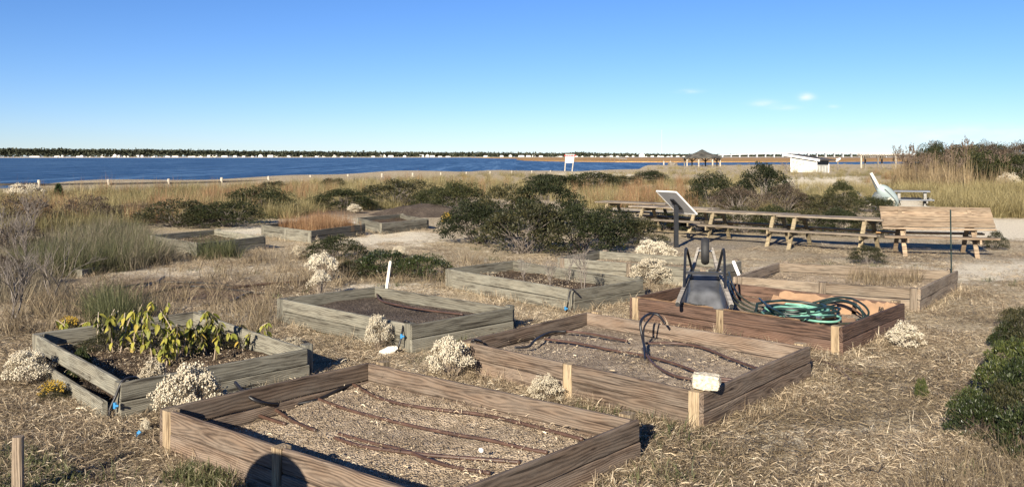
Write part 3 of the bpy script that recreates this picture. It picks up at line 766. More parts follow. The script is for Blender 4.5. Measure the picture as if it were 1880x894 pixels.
def place_shrub(name, label, px, by, wpx, tpx, kind, var=0, cat='shrub', group=None, deep=1.0, Y=None, rz=None):
    p = G(px, by) if Y is None else XY(px, Y)
    rad = wpx / 2 * p.y / F * 1.0
    p.y += rad * 0.55 * deep           # the near edge of the crown meets the ground at by
    p.x *= p.y / (p.y - rad * .55 * deep)
    p.z = float(terrain(p.x, p.y)) - 0.03
    hgt = max(0.12, (CAMZ - p.z) - (tpx - HY) * p.y / F)
    rad = wpx / 2 * p.y / F
    t = thing(name, label, cat, p, random.uniform(0, 6.28) if rz is None else rz, group)
    t.scale = (rad, rad * deep, hgt)
    fo, st = SHM[kind][var % 3]
    link('foliage', fo, t); link('stems', st, t)
    return t

# white flowering bushes (groundsel / everlasting seed heads)
def puff_mesh(n, seed, size, mat, dome=1.0, nclump=40, low=.25, csz=.24):
    P, Nn, cl, g = crown_points(n, nclump, seed, low=low, csz=csz)
    P = P + g.normal(0, .03, P.shape) * (g.random((len(P), 1)) < .5)
    o = np.array([[1, 0, 0], [-1, 0, 0], [0, 1, 0], [0, -1, 0], [0, 0, 1], [0, 0, -1]], float)
    s = size * (.6 + .8 * g.random(n))
    V = P[:, None, :] + o[None] * s[:, None, None] * np.array([1, 1, .8]) + g.normal(0, size * .25, (n, 6, 3))
    tri = np.array([[0, 2, 4], [2, 1, 4], [1, 3, 4], [3, 0, 4], [2, 0, 5], [1, 2, 5], [3, 1, 5], [0, 3, 5]])
    Fc = (np.arange(n)[:, None, None] * 6 + tri[None]).reshape(-1, 3)
    return mesh('flower_heads', V.reshape(-1, 3), Fc, mat, attrs=dict(rnd=np.repeat(g.random(n), 6))), cl
PUFF = []
for i in range(4):
    fl, cl = puff_mesh(3400, 300 + i, .0215, M['puff'], nclump=62, low=.34, csz=.20)
    P, Nn, c2, g = crown_points(2200, 50, 400 + i, low=.05, csz=.24)
    q = leaf_quads(P * np.array([.95, .95, .86]), Nn, .085, .014, g)
    PUFF.append((fl, stems_mesh('stems', cl[:50], .010, M['stem'], 500 + i, .3), mesh('leaves', q[0], q[1], M['weed'], attrs=dict(rnd=q[2]))))
fl, cl = puff_mesh(2200, 340, .026, M['puff'], nclump=40, low=.66)
PUFF.append((fl, stems_mesh('stems', list(cl) * 2, .012, M['stem'], 520, .2), PUFF[0][2]))
GOLD, _ = puff_mesh(420, 350, .035, M['goldpuff'], nclump=26, low=.5)

def white_bush(label, px, by, wpx, tpx, var, rz=None, asp=1.0, group=None, name='white_flower_bush', Y=None):
    p = G(px, by) if Y is None else XY(px, Y); rad = wpx / 2 * p.y / F
    p.y += rad * .5 * asp; p.x *= p.y / (p.y - rad * .5 * asp); p.z = float(terrain(p.x, p.y)) - .02
    hgt = max(.1, (CAMZ - p.z) - (tpx - HY) * p.y / F); rad = wpx / 2 * p.y / F
    t = thing(name, label, 'bush', p, random.uniform(0, 6.28) if rz is None else rz, group)
    t.scale = (rad / 1.08, rad * asp / 1.08, hgt / 1.05)
    a, b_, c_ = PUFF[var % 5]
    link('flower_heads', a, t); link('stems', b_, t)
    if var != 4: link('leaves', c_, t)
    return t

# ------------------------------------------------------------------ scatter (stuff nobody could count)
def make_collection(name, meshes):
    c = bpy.data.collections.new(name)
    for i, me in enumerate(meshes):
        o = bpy.data.objects.new('%s_%02d' % (name, i), me); c.objects.link(o)
    return c

def scatter(name, label, cat, P, coll, nvar, scl=(0.8, 1.25), tilt=0.12, seed=0, zscl=None):
    g = np.random.default_rng(seed); n = len(P)
    me = bpy.data.meshes.new(name); me.vertices.add(n); me.vertices.foreach_set('co', np.asarray(P, np.float32).ravel())
    s = g.uniform(scl[0], scl[1], n)
    S = np.stack([s, s, s * (g.uniform(.8, 1.2, n) if zscl is None else zscl)], -1)
    Rr = np.stack([g.normal(0, tilt, n), g.normal(0, tilt, n), g.random(n) * 6.283], -1)
    for nm, a in (('scl', S), ('rot', Rr)):
        at = me.attributes.new(nm, 'FLOAT_VECTOR', 'POINT'); at.data.foreach_set('vector', a.astype(np.float32).ravel())
    at = me.attributes.new('vi', 'INT', 'POINT'); at.data.foreach_set('value', g.integers(0, nvar, n).astype(np.int32))
    o = link(name, me)
    ng = bpy.data.node_groups.new(name, 'GeometryNodeTree')
    ng.interface.new_socket('Geometry', in_out='INPUT', socket_type='NodeSocketGeometry')
    ng.interface.new_socket('Geometry', in_out='OUTPUT', socket_type='NodeSocketGeometry')
    N, L = ng.nodes, ng.links
    gi, go = N.new('NodeGroupInput'), N.new('NodeGroupOutput')
    ip = N.new('GeometryNodeInstanceOnPoints'); ci = N.new('GeometryNodeCollectionInfo')
    ci.inputs['Collection'].default_value = coll; ci.inputs['Separate Children'].default_value = True; ci.inputs['Reset Children'].default_value = True
    def na(nm, ty):
        q = N.new('GeometryNodeInputNamedAttribute'); q.data_type = ty; q.inputs['Name'].default_value = nm
        return q.outputs['Attribute']
    e2r = N.new('FunctionNodeEulerToRotation'); L.new(na('rot', 'FLOAT_VECTOR'), e2r.inputs[0])
    L.new(gi.outputs[0], ip.inputs['Points']); L.new(ci.outputs[0], ip.inputs['Instance'])
    ip.inputs['Pick Instance'].default_value = True
    L.new(na('vi', 'INT'), ip.inputs['Instance Index']); L.new(e2r.outputs[0], ip.inputs['Rotation']); L.new(na('scl', 'FLOAT_VECTOR'), ip.inputs['Scale'])
    L.new(ip.outputs[0], go.inputs[0])
    md = o.modifiers.new('scatter', 'NODES'); md.node_group = ng
    return tag(o, label, cat, kind='stuff')

def px_points(n, poly, seed, prob=None):
    """ground points, even in the picture's own perspective, inside a polygon drawn on the ground"""
    g = np.random.default_rng(seed)
    x0, x1 = min(p[0] for p in poly), max(p[0] for p in poly); y0, y1 = min(p[1] for p in poly), max(p[1] for p in poly)
    X = g.uniform(x0, x1, n); Yp = g.uniform(y0, y1, n)
    k = inpoly(X, Yp, poly); X, Yp = X[k], Yp[k]
    z = np.zeros(len(X))
    for _ in range(5):
        Yw = (CAMZ - z) * F / (Yp - HY); Xw = (X - CX) / F * Yw; z = terrain(Xw, Yw)
    ok = Yw < np.interp(X, SH_PX, SH_Y) * 1.02
    P = np.stack([Xw, Yw, z], -1)[ok]
    if prob is not None:
        P = P[g.random(len(P)) < prob(P, X[ok], Yp[ok])]
    return P

def mats(name, fn, k, mat):
    out = []
    for i in range(k):
        v, f, rn = fn(i); out.append(mesh(name, v, f, mat, attrs=dict(rnd=rn)))
    return make_collection(name, out)
C_tan = mats('dune_tuft', lambda i: blades(46, .56, .26, 1.15, .011, 4, seed=i), 4, M['tangrass'])
C_olive = mats('olive_tuft', lambda i: blades(46, .52, .26, 1.15, .011, 4, seed=10 + i), 4, M['olivegrass'])
C_gray = mats('grey_tuft', lambda i: blades(34, .5, .24, 1.0, .006, 4, seed=15 + i), 4, M['graygrass'])
C_red = mats('russet_tuft', lambda i: blades(50, .62, .18, .30, .008, 3, seed=20 + i), 4, M['redgrass'])
C_green = mats('green_tuft', lambda i: blades(34, .50, .16, .95, .007, 4, seed=30 + i), 4, M['greengrass'])
C_straw = mats('straw_patch', lambda i: litter_blades(180, .30, .052, .0027, seed=40 + i, tilt=.16), 5, M['straw'])
C_weed = mats('dry_weed', lambda i: blades(16, .22, .10, .5, .005, 3, seed=50 + i), 4, M['weed'])
C_short = mats('short_grass', lambda i: blades(24, .10, .12, 1.3, .004, 3, seed=60 + i), 4, M['straw'])
C_shortg = mats('short_green', lambda i: blades(26, .09, .11, .9, .006, 2, seed=70 + i), 4, M['greengrass'])
def reedfn(i):
    v, f, rn = blades(9, 2.4, .30, .10, .022, 3, .2, seed=80 + i)
    v2, f2, r2 = blades(34, 1.5, .34, .5, .03, 3, .4, seed=90 + i)
    return np.concatenate([v, v2]), np.concatenate([f, f2 + len(v)]), np.concatenate([rn, r2])
C_reed = mats('reed_tuft', reedfn, 4, M['reed'])
def plumefn(i):
    g = np.random.default_rng(110 + i); V, Fc, rn = [], [], []; n = 0
    for k in range(7):
        a = g.random() * 6.28; r_ = .3 * g.random(); h_ = 2.0 + .6 * g.random()
        C = np.array([[r_ * math.cos(a) + .15 * t * math.cos(a + 1), r_ * math.sin(a) + .15 * t * math.sin(a + 1), h_ + .34 * t] for t in g.random(22)])
        q = leaf_quads(C, np.tile([[.5, .2, 1.]], (22, 1)), .14, .035, g, .3)
        V.append(q[0]); Fc.append(q[1] + n); rn.append(q[2]); n += len(q[0])
    return np.concatenate(V), np.concatenate(Fc), np.concatenate(rn)
C_plume = mats('reed_plume', plumefn, 3, M['plume'])

def nz2(P, s, seed):
    return np.array([mnoise.noise(Vector((p[0] * s + seed, p[1] * s, seed))) for p in P])

# -- dune grassland between the garden and the water
dune = [(-500, 370), (60, 362), (300, 350), (520, 339), (760, 329), (940, 322), (1040, 319), (1170, 318), (1230, 303), (1480, 302), (1900, 302), (2400, 302), (2400, 400), (1880, 402), (1790, 400),
        (1640, 392), (1260, 392), (1120, 392), (1030, 372), (840, 362), (740, 385), (600, 388), (540, 402), (300, 412), (220, 420), (120, 430), (-500, 440)]
def tanprob(P, X, Yp):
    n = nz2(P, .09, 3.1)
    k = .72 + .9 * n
    k = k * (1 - .85 * np.exp(-((X - 1430) / 60) ** 2 - ((Yp - 342) / 5) ** 2)) * (1 - .9 * np.exp(-((X - 1490) / 50) ** 2 - ((Yp - 336) / 7) ** 2))
    k = k * (1 - .6 * ((X < 330) & (Yp > 385))) * (1 - ((X > 1560) & (X < 1715) & (Yp > 368)))
    return np.clip(k, 0.03, 1)
def oliveprob(P, X, Yp): return np.clip(.5 - 1.3 * nz2(P, .09, 3.1) + .3 * (X < 900) - .3 * (X > 1250), 0.02, 1) * (1 - ((X > 1560) & (X < 1715) & (Yp > 368)))
scatter('tan_dune_grass', 'tan dry dune grass between the garden and the bay', 'grass', px_points(16000, dune, 1, tanprob), C_tan, 4, (.6, 1.1), .15, 1)
scatter('olive_dune_grass', 'olive green dune grass along the crest by the water', 'grass', px_points(12000, dune, 2, oliveprob), C_olive, 4, (.6, 1.05), .15, 2)
def redprob(P, X, Yp):
    k = np.zeros(len(X))
    for cx_, cy_, rx, ry, a in [(1190, 372, 80, 22, .9), (1240, 345, 60, 10, .8), (310, 400, 60, 14, .9), (420, 372, 90, 10, .7), (90, 400, 60, 25, .45), (560, 360, 60, 12, .4),
                                (860, 350, 50, 12, .4), (1110, 350, 50, 8, .4), (740, 335, 80, 8, .3), (250, 365, 90, 8, .4), (1640, 330, 50, 8, .4)]:
        k = np.maximum(k, .62 * a * np.exp(-((X - cx_) / rx) ** 2 - ((Yp - cy_) / ry) ** 2))
    return k
scatter('russet_dune_grass', 'russet bluestem grass among the dune grass', 'grass', px_points(17000, dune, 3, redprob), C_red, 4, (.75, 1.25), .1, 3)
P_in = []
l, n, r, f = BEDS['russet']['c']; g = np.random.default_rng(5)
for _ in range(170):
    s, t = g.uniform(.1, .97), g.uniform(.25, .95); p = l * (1 - s) * (1 - t) + n * s * (1 - t) + r * s * t + f * (1 - s) * t; P_in.append((p.x, p.y, .15))
scatter('russet_bed_grass', 'russet grass filling the far grey raised bed', 'grass', P_in, C_red, 4, (.38, .65), .08, 6)

# -- green beach grass at the left
scatter('green_beach_grass', 'green arching beach grass round the half buried bed', 'grass',
        np.concatenate([px_points(720, [(50, 500), (80, 474), (130, 440), (190, 424), (258, 428), (275, 466), (330, 480), (240, 498), (120, 506)], 7),
                        px_points(420, [(30, 484), (60, 474), (150, 484), (236, 470), (244, 484), (160, 508), (40, 508)], 57),
                        px_points(90, [(160, 590), (190, 560), (240, 566), (262, 600), (200, 610)], 8),
                        px_points(60, [(355, 470), (420, 465), (440, 474), (380, 480)], 9)]), C_green, 4, (.5, 1.05), .2, 7)
scatter('mixed_beach_grass', 'grey dry blades mixed through the green beach grass', 'grass', px_points(600, [(50, 500), (80, 474), (130, 440), (190, 424), (258, 428), (275, 466), (330, 480), (240, 498), (120, 506)], 67), C_gray, 4, (.6, 1.1), .25, 47)
scatter('pale_beach_grass', 'pale thin grass behind the bare grey saplings', 'grass',
        px_points(560, [(-300, 560), (-300, 430), (120, 420), (200, 440), (140, 490), (110, 560)], 11), C_gray, 4, (.55, .95), .25, 8)

# -- tall reeds on the right
reed = [(1640, 343), (1655, 338), (1760, 338), (2300, 336), (2300, 352), (1900, 362), (1760, 362), (1660, 352)]
Pr = px_points(2600, reed, 12, lambda P, X, Yp: np.clip(1.1 - (X - 1680) / 110, .04, 1))
scatter('reeds', 'tall brown reeds at the right edge of the dune', 'reeds', Pr, C_reed, 4, (.58, .86), .06, 9)
scatter('reed_plumes', 'feathery brown plumes on the tall reeds', 'reeds', Pr[::3], C_plume, 3, (.6, .88), .06, 10)
scatter('meadow_grass', 'tall straw coloured grass in front of the reeds', 'grass', px_points(5200, [(1710, 390), (1720, 372), (1600, 346), (1660, 344), (1900, 352), (2300, 352), (2300, 398), (1820, 400)], 13), C_tan, 4, (.8, 1.35), .15, 11)

# -- thatch and straw on the garden ground
near = [(-500, 905), (-500, 560), (100, 520), (300, 470), (440, 440), (800, 420), (900, 470), (1200, 470), (1450, 450), (1830, 440), (2400, 440), (2400, 905)]
def strawprob(P, X, Yp):
    k = .50 + 1.6 * nz2(P, .8, 9.0)
    ip = (np.interp(Yp, gy, np.arange(len(gy))) if False else 0)
    bad = inbeds(P[:, 0], P[:, 1])
    k = k * (1 - bad)
    for a in [(1350, 820, 330, 55, .35), (690, 435, 90, 14, .9), (330, 535, 190, 25, .6), (480, 585, 90, 18, .6), (1850, 412, 130, 14, .95), (1850, 490, 150, 20, .6), (80, 840, 60, 20, .6), (1250, 870, 260, 30, .35)]:
        k = k * (1 - a[4] * np.exp(-((X - a[0]) / a[2]) ** 2 - ((Yp - a[1]) / a[3]) ** 2))
    return np.clip(k, 0.02, 1)
Ps = px_points(12000, near, 14, strawprob); Ps[:, 2] += .004
Pb = px_points(9000, [(-500, 1500), (-500, 906), (2400, 906), (2400, 1500)], 15)
scatter('straw_thatch', 'loose dry straw thatch lying on the sandy ground', 'straw', np.concatenate([Ps, Pb[:1500]]), C_straw, 5, (.7, 1.3), .05, 12)
Psh = px_points(9000, near, 16, lambda P, X, Yp: np.clip(.12 + .9 * nz2(P, .7, 21.0), 0, 1) * (1 - inbeds(P[:, 0], P[:, 1])))
scatter('short_dry_grass', 'short dry grass blades over the garden ground', 'grass', Psh, C_short, 4, (.45, 1.1), .25, 13)
Pgr = px_points(5000, near, 17, lambda P, X, Yp: np.clip(-.10 + .8 * nz2(P, .6, 33.0), 0, .5) * (1 - inbeds(P[:, 0], P[:, 1])))
scatter('short_green_grass', 'sparse short green grass in the garden thatch', 'grass', Pgr, C_shortg, 4, (.7, 1.4), .15, 14)
weedzone = [(-200, 640), (60, 560), (230, 492), (520, 462), (640, 480), (830, 470), (1000, 500), (800, 530), (660, 520), (510, 545), (500, 600), (480, 640), (300, 600)]
scatter('dry_weeds', 'short brown dead weeds beyond the leafy bed', 'weeds', px_points(2600, weedzone, 18, lambda P, X, Yp: np.clip(.55 + 1.2 * nz2(P, .6, 5.5), 0, 1) * (1 - inbeds(P[:, 0], P[:, 1]))), C_weed, 4, (.6, 1.5), .35, 15)
Pedge = []
for b_ in BEDS.values():           # grass left standing along the foot of the boards
    l, n, r, f = b_['c']
    for a, c in ((l, n), (n, r), (f, r)):
        m_ = int((c - a).length * 11); o_ = (a - (l + n + r + f) / 4)
        for _ in range(m_):
            p = a.lerp(c, random.random()); q = (p - (l + n + r + f) / 4).normalized(); p = p + q * random.uniform(.03, .22)
            if not inbeds([p.x], [p.y])[0]: Pedge.append((p.x, p.y, float(terrain(p.x, p.y))))
scatter('edge_grass', 'dry grass left standing along the foot of the bed boards', 'grass', Pedge, C_short, 4, (.5, 1.3), .25, 16)
# straw on the soil of the beds
Pbed = []
for k_, cnt in (('front', 130), ('middle', 50), ('weedy', 50), ('bushy', 50), ('sandy', 50), ('leafy', 80), ('small', 40)):
    l, n, r, f = BEDS[k_]['c']
    for _ in range(cnt):
        s, t = random.uniform(.08, .92), random.uniform(.08, .92); p = l * (1 - s) * (1 - t) + n * s * (1 - t) + r * s * t + f * (1 - s) * t
        Pbed.append((p.x, p.y, BEDS[k_]['sz'] + .015 + (.13 * (t - .5) if k_ == 'front' else 0)))
C_stemlit = mats('stem_litter', lambda i: litter_blades(70, .30, .09, .004, seed=170 + i, tilt=.2), 4, M['weed'])
scatter('dark_stem_litter', 'dark broken stems lying through the thatch', 'litter', px_points(5200, near, 23, lambda P, X, Yp: np.clip(.40 + 1.5 * nz2(P, .55, 41.0), 0, 1) * (1 - inbeds(P[:, 0], P[:, 1]))) + np.array([0, 0, .006]), C_stemlit, 4, (.6, 1.2), .08, 51)
C_crumb = mats('soil_litter', lambda i: litter_blades(40, .22, .03, .004, seed=140 + i, tilt=.1), 4, M['straw'])
scatter('bed_litter', 'bits of straw and dead stem on the soil of the beds', 'straw', Pbed, C_crumb, 4, (.7, 1.2), .08, 17)
scatter('sandy_bed_weeds', 'low weeds in the sandy tan grey bed', 'weeds', [tuple(W(px, py, .14)) for px, py in [(random.uniform(1560, 1690), random.uniform(508, 526)) for _ in range(60)]], C_weed, 4, (.6, 1.2), .2, 18)
# bottom right tall dry grass, bottom left green cover
scatter('corner_dry_grass', 'taller dry grass at the foot of the glossy shrubs', 'grass', px_points(230, [(1640, 980), (1690, 890), (1760, 830), (1900, 830), (2100, 830), (2100, 980)], 19), mats('corner_tuft', lambda i: blades(16, .27, .14, 1.0, .004, 4, seed=150 + i), 3, M['weed']), 3, (.5, 1.1), .25, 19)
C_cover = mats('ground_cover', lambda i: blades(60, .055, .12, 1.4, .007, 3, seed=160 + i), 3, M['greengrass'])
scatter('green_ground_cover', 'low green ground cover beside the pale stake', 'ground cover', np.concatenate([px_points(260, [(-200, 960), (-200, 840), (30, 830), (95, 850), (130, 890), (120, 960)], 20), px_points(40, [(320, 880), (340, 868), (420, 880), (430, 894), (380, 900)], 21)]), C_cover, 3, (.7, 1.3), .2, 20)

# ------------------------------------------------------------------ shrubs
DS = 'dark_shrub'
for args in [
 # label, px, base py, width, top py, kind, var
 ('dark rounded bayberry shrub at the left end of the big central thicket', 880, 452, 150, 372, 'bay', 0),
 ('dark bayberry shrub in the thicket just behind the weedy bed', 965, 470, 180, 376, 'olive', 1),
 ('low bayberry shrub in the thicket in front of the far picnic table end', 1062, 468, 170, 384, 'bay', 2),
 ('dark bayberry shrub hiding the left end of the farthest picnic table', 1122, 452, 130, 384, 'bay', 0),
 ('tall dark bayberry shrub at the top of the central thicket', 1000, 428, 150, 330, 'bay', 1),
 ('bushy bayberry shrub rising behind the left half of the thicket', 930, 424, 140, 348, 'olive', 2),
 ('small bayberry shrub with pale twigs between thicket and picnic bench', 1180, 452, 90, 404, 'olive', 0),
 ('dark shrub between the mulch pile and the thicket top', 845, 394, 110, 336, 'bay', 0),
 ('dark shrub right above the mulch pile', 800, 386, 90, 347, 'bay', 2),
 ('wide olive shrub behind the farthest grey bed', 730, 382, 160, 332, 'olive', 1),
 ('dark shrub left of the wide olive shrub, behind the russet bed', 630, 388, 130, 350, 'bay', 1),
 ('dense dark shrub behind the small grey bed, nearest the russet bed', 474, 396, 138, 346, 'bay', 0),
 ('low dark shrub behind the middle of the small grey bed', 415, 420, 170, 374, 'bay', 2),
 ('low olive shrub at the left behind the small grey bed', 330, 420, 160, 372, 'olive', 2),
 ('low dark shrub between the small grey bed and brown leaved bush', 258, 408, 130, 374, 'brownish', 1),
 ('brown leaved bush left of the low shrubs, below the second fence post', 160, 414, 110, 362, 'brownish', 0),
 ('dark brown bush at the left edge below the white topped groundsel', 36, 425, 130, 362, 'brownish', 2),
 ('small olive shrub in the dune grass below the fence, middle left', 505, 356, 70, 334, 'olive', 0),
 ('small dark shrub in the dune grass near the middle fence posts', 610, 348, 60, 328, 'olive', 1),
 ('dark green shrub in the grass below the warning sign', 1010, 348, 110, 322, 'bay', 1),
 ('wide dark green shrub just right of the warning sign foot', 1085, 350, 130, 319, 'bay', 2),
 ('round dark green shrub in front of the gazebo mound', 1192, 339, 72, 314, 'bay', 0),
 ('low green shrub left of the round one before the gazebo', 1140, 344, 70, 324, 'olive', 0),
 ('dark shrub behind the sign panel, left of three by the tables', 1305, 388, 96, 320, 'bay', 0),
 ('brownish shrub in the middle of the clump behind the tables', 1352, 396, 100, 345, 'brownish', 1),
 ('tall dark shrub with grey twigs behind the picnic tables', 1400, 384, 104, 306, 'bay', 2),
 ('grey twiggy shrub behind the third picnic table', 1442, 394, 86, 340, 'brownish', 0),
 ('small dark shrub below the grey twiggy shrub, behind the table top', 1480, 392, 80, 358, 'olive', 1),
 ('round dark shrub left of the pale boat hull', 1546, 386, 66, 336, 'bay', 1),
 ('low dark shrub at the foot of the pale boat hull', 1608, 392, 80, 362, 'bay', 0),
 ('low shrub behind the fourth picnic table end', 1530, 398, 110, 362, 'olive', 2),
 ('dark low shrub in front of the russet bed by the white sand', 618, 480, 112, 436, 'bay', 2),
 ('low olive shrub behind the white stake, left half', 706, 512, 120, 462, 'glossy', 0),
 ('low olive shrub behind the white stake, right half', 780, 514, 112, 470, 'glossy', 1),
 ('low shrub patch beside the white flowers left of the white stake', 655, 512, 80, 478, 'olive', 1),
 ('small weedy shrub between the two nearest picnic tables', 1592, 486, 66, 452, 'olive', 0),
 ('small green shrub beside the sand at the right of the slanted table', 1828, 460, 44, 428, 'olive', 2),

 ('low dark shrub under the farthest picnic tables, right of the thicket', 1225, 424, 90, 392, 'bay', 0),
 ('low dark shrub behind the bench right of the sign panel', 1300, 427, 100, 384, 'bay', 1),
 ('low olive shrub behind the middle of the third picnic table', 1362, 429, 100, 384, 'olive', 2),
 ('low dark shrub behind the gap between third and fourth picnic tables', 1424, 431, 100, 382, 'bay', 2),
 ('low olive shrub behind the middle of the fourth picnic table', 1484, 433, 100, 386, 'olive', 0),
 ('low dark shrub behind the right end of the fourth picnic table', 1546, 435, 100, 384, 'bay', 0),
 ('low dark shrub behind the left end of the slanted table', 1606, 438, 90, 392, 'olive', 1),
 ('brown bush behind the bare grey saplings at the left edge', 30, 478, 130, 418, 'brownish', 0),
 ('brown bush low at the left edge below the other brown bush', -10, 540, 130, 470, 'brownish', 1),
]:
    place_shrub(DS if args[5] != 'brownish' else 'brown_shrub', args[0], *args[1:5], args[5], args[6])
for args in [
 ('small seedling shrub standing alone in the thatch near the right edge', 1692, 735, 26, 695, 'glossy', 2)]:
    place_shrub('glossy_shrub', *args)
for i, (px, by, w_, tp) in enumerate([(1800, 815, 116, 736), (1850, 810, 120, 706), (1884, 770, 130, 664), (1832, 750, 104, 668), (1868, 706, 116, 626), (1892, 654, 116, 580), (1852, 648, 70, 598), (1786, 772, 84, 716), (1905, 860, 150, 744), (1870, 610, 70, 566), (1935, 720, 150, 620)]):
    place_shrub('glossy_shrub', 'glossy dark leaved bush in the loose clump along the right edge', px, by, w_, tp, 'glossy' if i % 4 != 1 else 'olive', i, group='glossy bushes along the right edge')
for args in []:
    place_shrub('glossy_shrub', *args)
# woody thicket behind the reeds
for i, (lab, px, tpx, wpx, kind) in enumerate([
 ('dark evergreen shrub behind the reeds, leftmost of the thicket', 1712, 264, 80, 'bay'),
 ('olive shrub behind the reeds, second from the left', 1765, 270, 90, 'olive'),
 ('dark green shrub standing over the reeds in the middle of the thicket', 1800, 284, 150, 'bay'),
 ('brown twiggy shrub on the crest right of the reeds', 1815, 264, 80, 'brownish'),
 ('dark green shrub at the right edge over the meadow grass', 1862, 288, 140, 'bay'),
 ('brown leafless looking shrub on the skyline at the right edge', 1868, 262, 90, 'brownish'),
 ('low olive shrub at the foot of the thicket near the right edge', 1825, 312, 140, 'olive'),
 ('brown shrub under the dark evergreen, half hidden by reeds', 1745, 292, 80, 'brownish'),
 ('wide brown bush on the skyline just right of the leftmost evergreen', 1738, 266, 120, 'brownish'), ('broad olive bush on the skyline in the middle of the thicket', 1782, 268, 120, 'olive'),
 ('broad dark bush on the skyline left of the bare tree', 1822, 269, 120, 'bay'), ('broad brown bush on the skyline under the bare tree', 1862, 266, 130, 'brownish'), ('broad olive bush on the skyline cut by the right edge', 1905, 263, 140, 'olive')]):
    place_shrub('thicket_shrub', lab, px, 0, wpx, tpx, kind, i, Y=(64 if i not in (4, 6, 2) else 57) + (6 if i > 7 else 0), deep=.8)

WB = [
 ('large white seed headed bush sprawling over the near end of the leafy bed', 352, 742, 160, 670, 0, 1.0),
 ('white seed headed bush in the leafy bed behind its near board', 282, 700, 76, 658, 1, 1.0),
 ('wide white seed headed bush at the left edge beside the leafy bed', 52, 716, 110, 642, 2, 1.0),
 ('white seed headed bush standing in front of the mulch bed', 696, 648, 72, 576, 2, .6),
 ('tall white seed headed bush with a dark shadow between the two near brown beds', 828, 704, 98, 619, 0, 1.0),
 ('low white seed headed bush against the near board of the middle bed', 1002, 740, 92, 688, 1, .8),
 ('big white seed headed bush left of the upturned wheelbarrow', 1200, 525, 106, 474, 2, 1.0),
 ('white seed headed bush below the sign panel behind the grey bed', 1204, 486, 104, 439, 3, .8),
 ('white seed headed bush at the right corner of the hose bed', 1660, 646, 78, 590, 1, 1.0),
 ('upper of two white seed headed bushes left of the mulch bed', 590, 520, 76, 466, 4, .8),
 ('lower of two white seed headed bushes left of the mulch bed', 588, 548, 62, 497, 4, .8),
 ('white flowers at the left end of the low shrub by the russet bed', 548, 476, 36, 450, 1, .9),
 ('small white seed headed plant behind the right corner of the leafy bed', 534, 642, 60, 617, 3, .9),
 ('small white flower clump just left of the front bed corner post', 268, 800, 30, 770, 0, .8),
 ('small white flower clump in front of the small grey bed', 336, 474, 26, 460, 2, .9),
 ('tiny white flower clump in the dark thicket', 1114, 432, 18, 418, 1, .9),
 ('white topped groundsel bush on the left crest by the first fence post', 48, 372, 80, 336, 3, .8),
 ('white flowers among low shrubs behind the mulch bed', 735, 476, 40, 452, 0, .9),
 ('white flower clump at the near edge of the low shrubs left of the white stake', 668, 506, 30, 490, 2, .9),
 ('white seed headed bush behind the russet bed among dark shrubs', 650, 392, 34, 374, 1, .9),
]
WB_Y = {352: 6.6, 282: 7.3}
for lab, px, by, w_, tp, var, asp in WB: white_bush(lab, px, by, w_, tp, var, asp=asp, Y=WB_Y.get(px))
for lab, px, tp, w_ in [('pale flowering groundsel at the right edge of the thicket', 1852, 318, 44)]:
    p = XY(px, 55.5); hgt = CAMZ - p.z - (tp - HY) * p.y / F; rad = w_ / 2 * p.y / F
    t = thing('white_flower_bush', lab, 'bush', p, 1.0); t.scale = (rad, rad, hgt); link('flower_heads', PUFF[1][0], t); link('stems', PUFF[1][1], t)

# yellow flowered plant by the leafy bed, yellow tuft by the thicket
def gold_plant(label, px, by, w_, tp):
    p = G(px, by); rad = w_ / 2 * p.y / F; hgt = CAMZ - p.z - (tp - HY) * p.y / F
    t = thing('goldenrod', label, 'flower', p, 0.4); t.scale = (rad, rad, hgt)
    link('flower_heads', GOLD, t)
    fo, st = SHM['olive'][1]; link('foliage', fo, t, scl=(.9, .9, .78))
gold_plant('yellow flowering goldenrod in front of the leafy bed', 100, 738, 58, 698)
gold_plant('small yellow flowered plant at the far left corner of the leafy bed', 128, 612, 44, 580)
gold_plant('yellow tinged weed at the left edge of the central thicket', 822, 420, 26, 390)
p = G(148, 705); t = thing('dark_weed', 'dark leaved weed leaning on the outer board of the leafy bed', 'weed', p); t.scale = (.10, .10, .30)
link('foliage', SHM['glossy'][0][0], t); link('stems', SHM['glossy'][0][1], t)
p = G(178, 735); t = thing('dry_weed', 'brown dry weed at the foot of the leafy bed outer board', 'weed', p); t.scale = (.12, .12, .22)
link('foliage', SHM['brownish'][0][0], t); link('stems', SHM['brownish'][0][1], t)

# small cedar on the left crest
p = G(107, 372); hg = CAMZ - p.z - (342 - HY) * p.y / F
t = thing('cedar_tree', 'small dark cone shaped cedar on the left crest', 'tree', p)
g = np.random.default_rng(77); n = 1600; zz = g.random(n) ** 1.25; a = g.random(n) * 6.283
rr_ = (1 - zz) * .42 * hg * (.35 + .65 * g.random(n) ** .5) * (1 + .3 * np.sin(zz * 40 + a)); C = np.stack([rr_ * np.cos(a), rr_ * np.sin(a), .05 + zz * hg], -1)
q = leaf_quads(C, np.stack([np.cos(a), np.sin(a), np.full(n, .6)], -1), .10, .03, g)
link('crown', mesh('crown', q[0], q[1], M['cedar'], attrs=dict(rnd=q[2])), t)
MB().tube([(0, 0, -.1), (0, 0, hg * .9)], [.03, .008]).build('trunk', M['bark'], t)

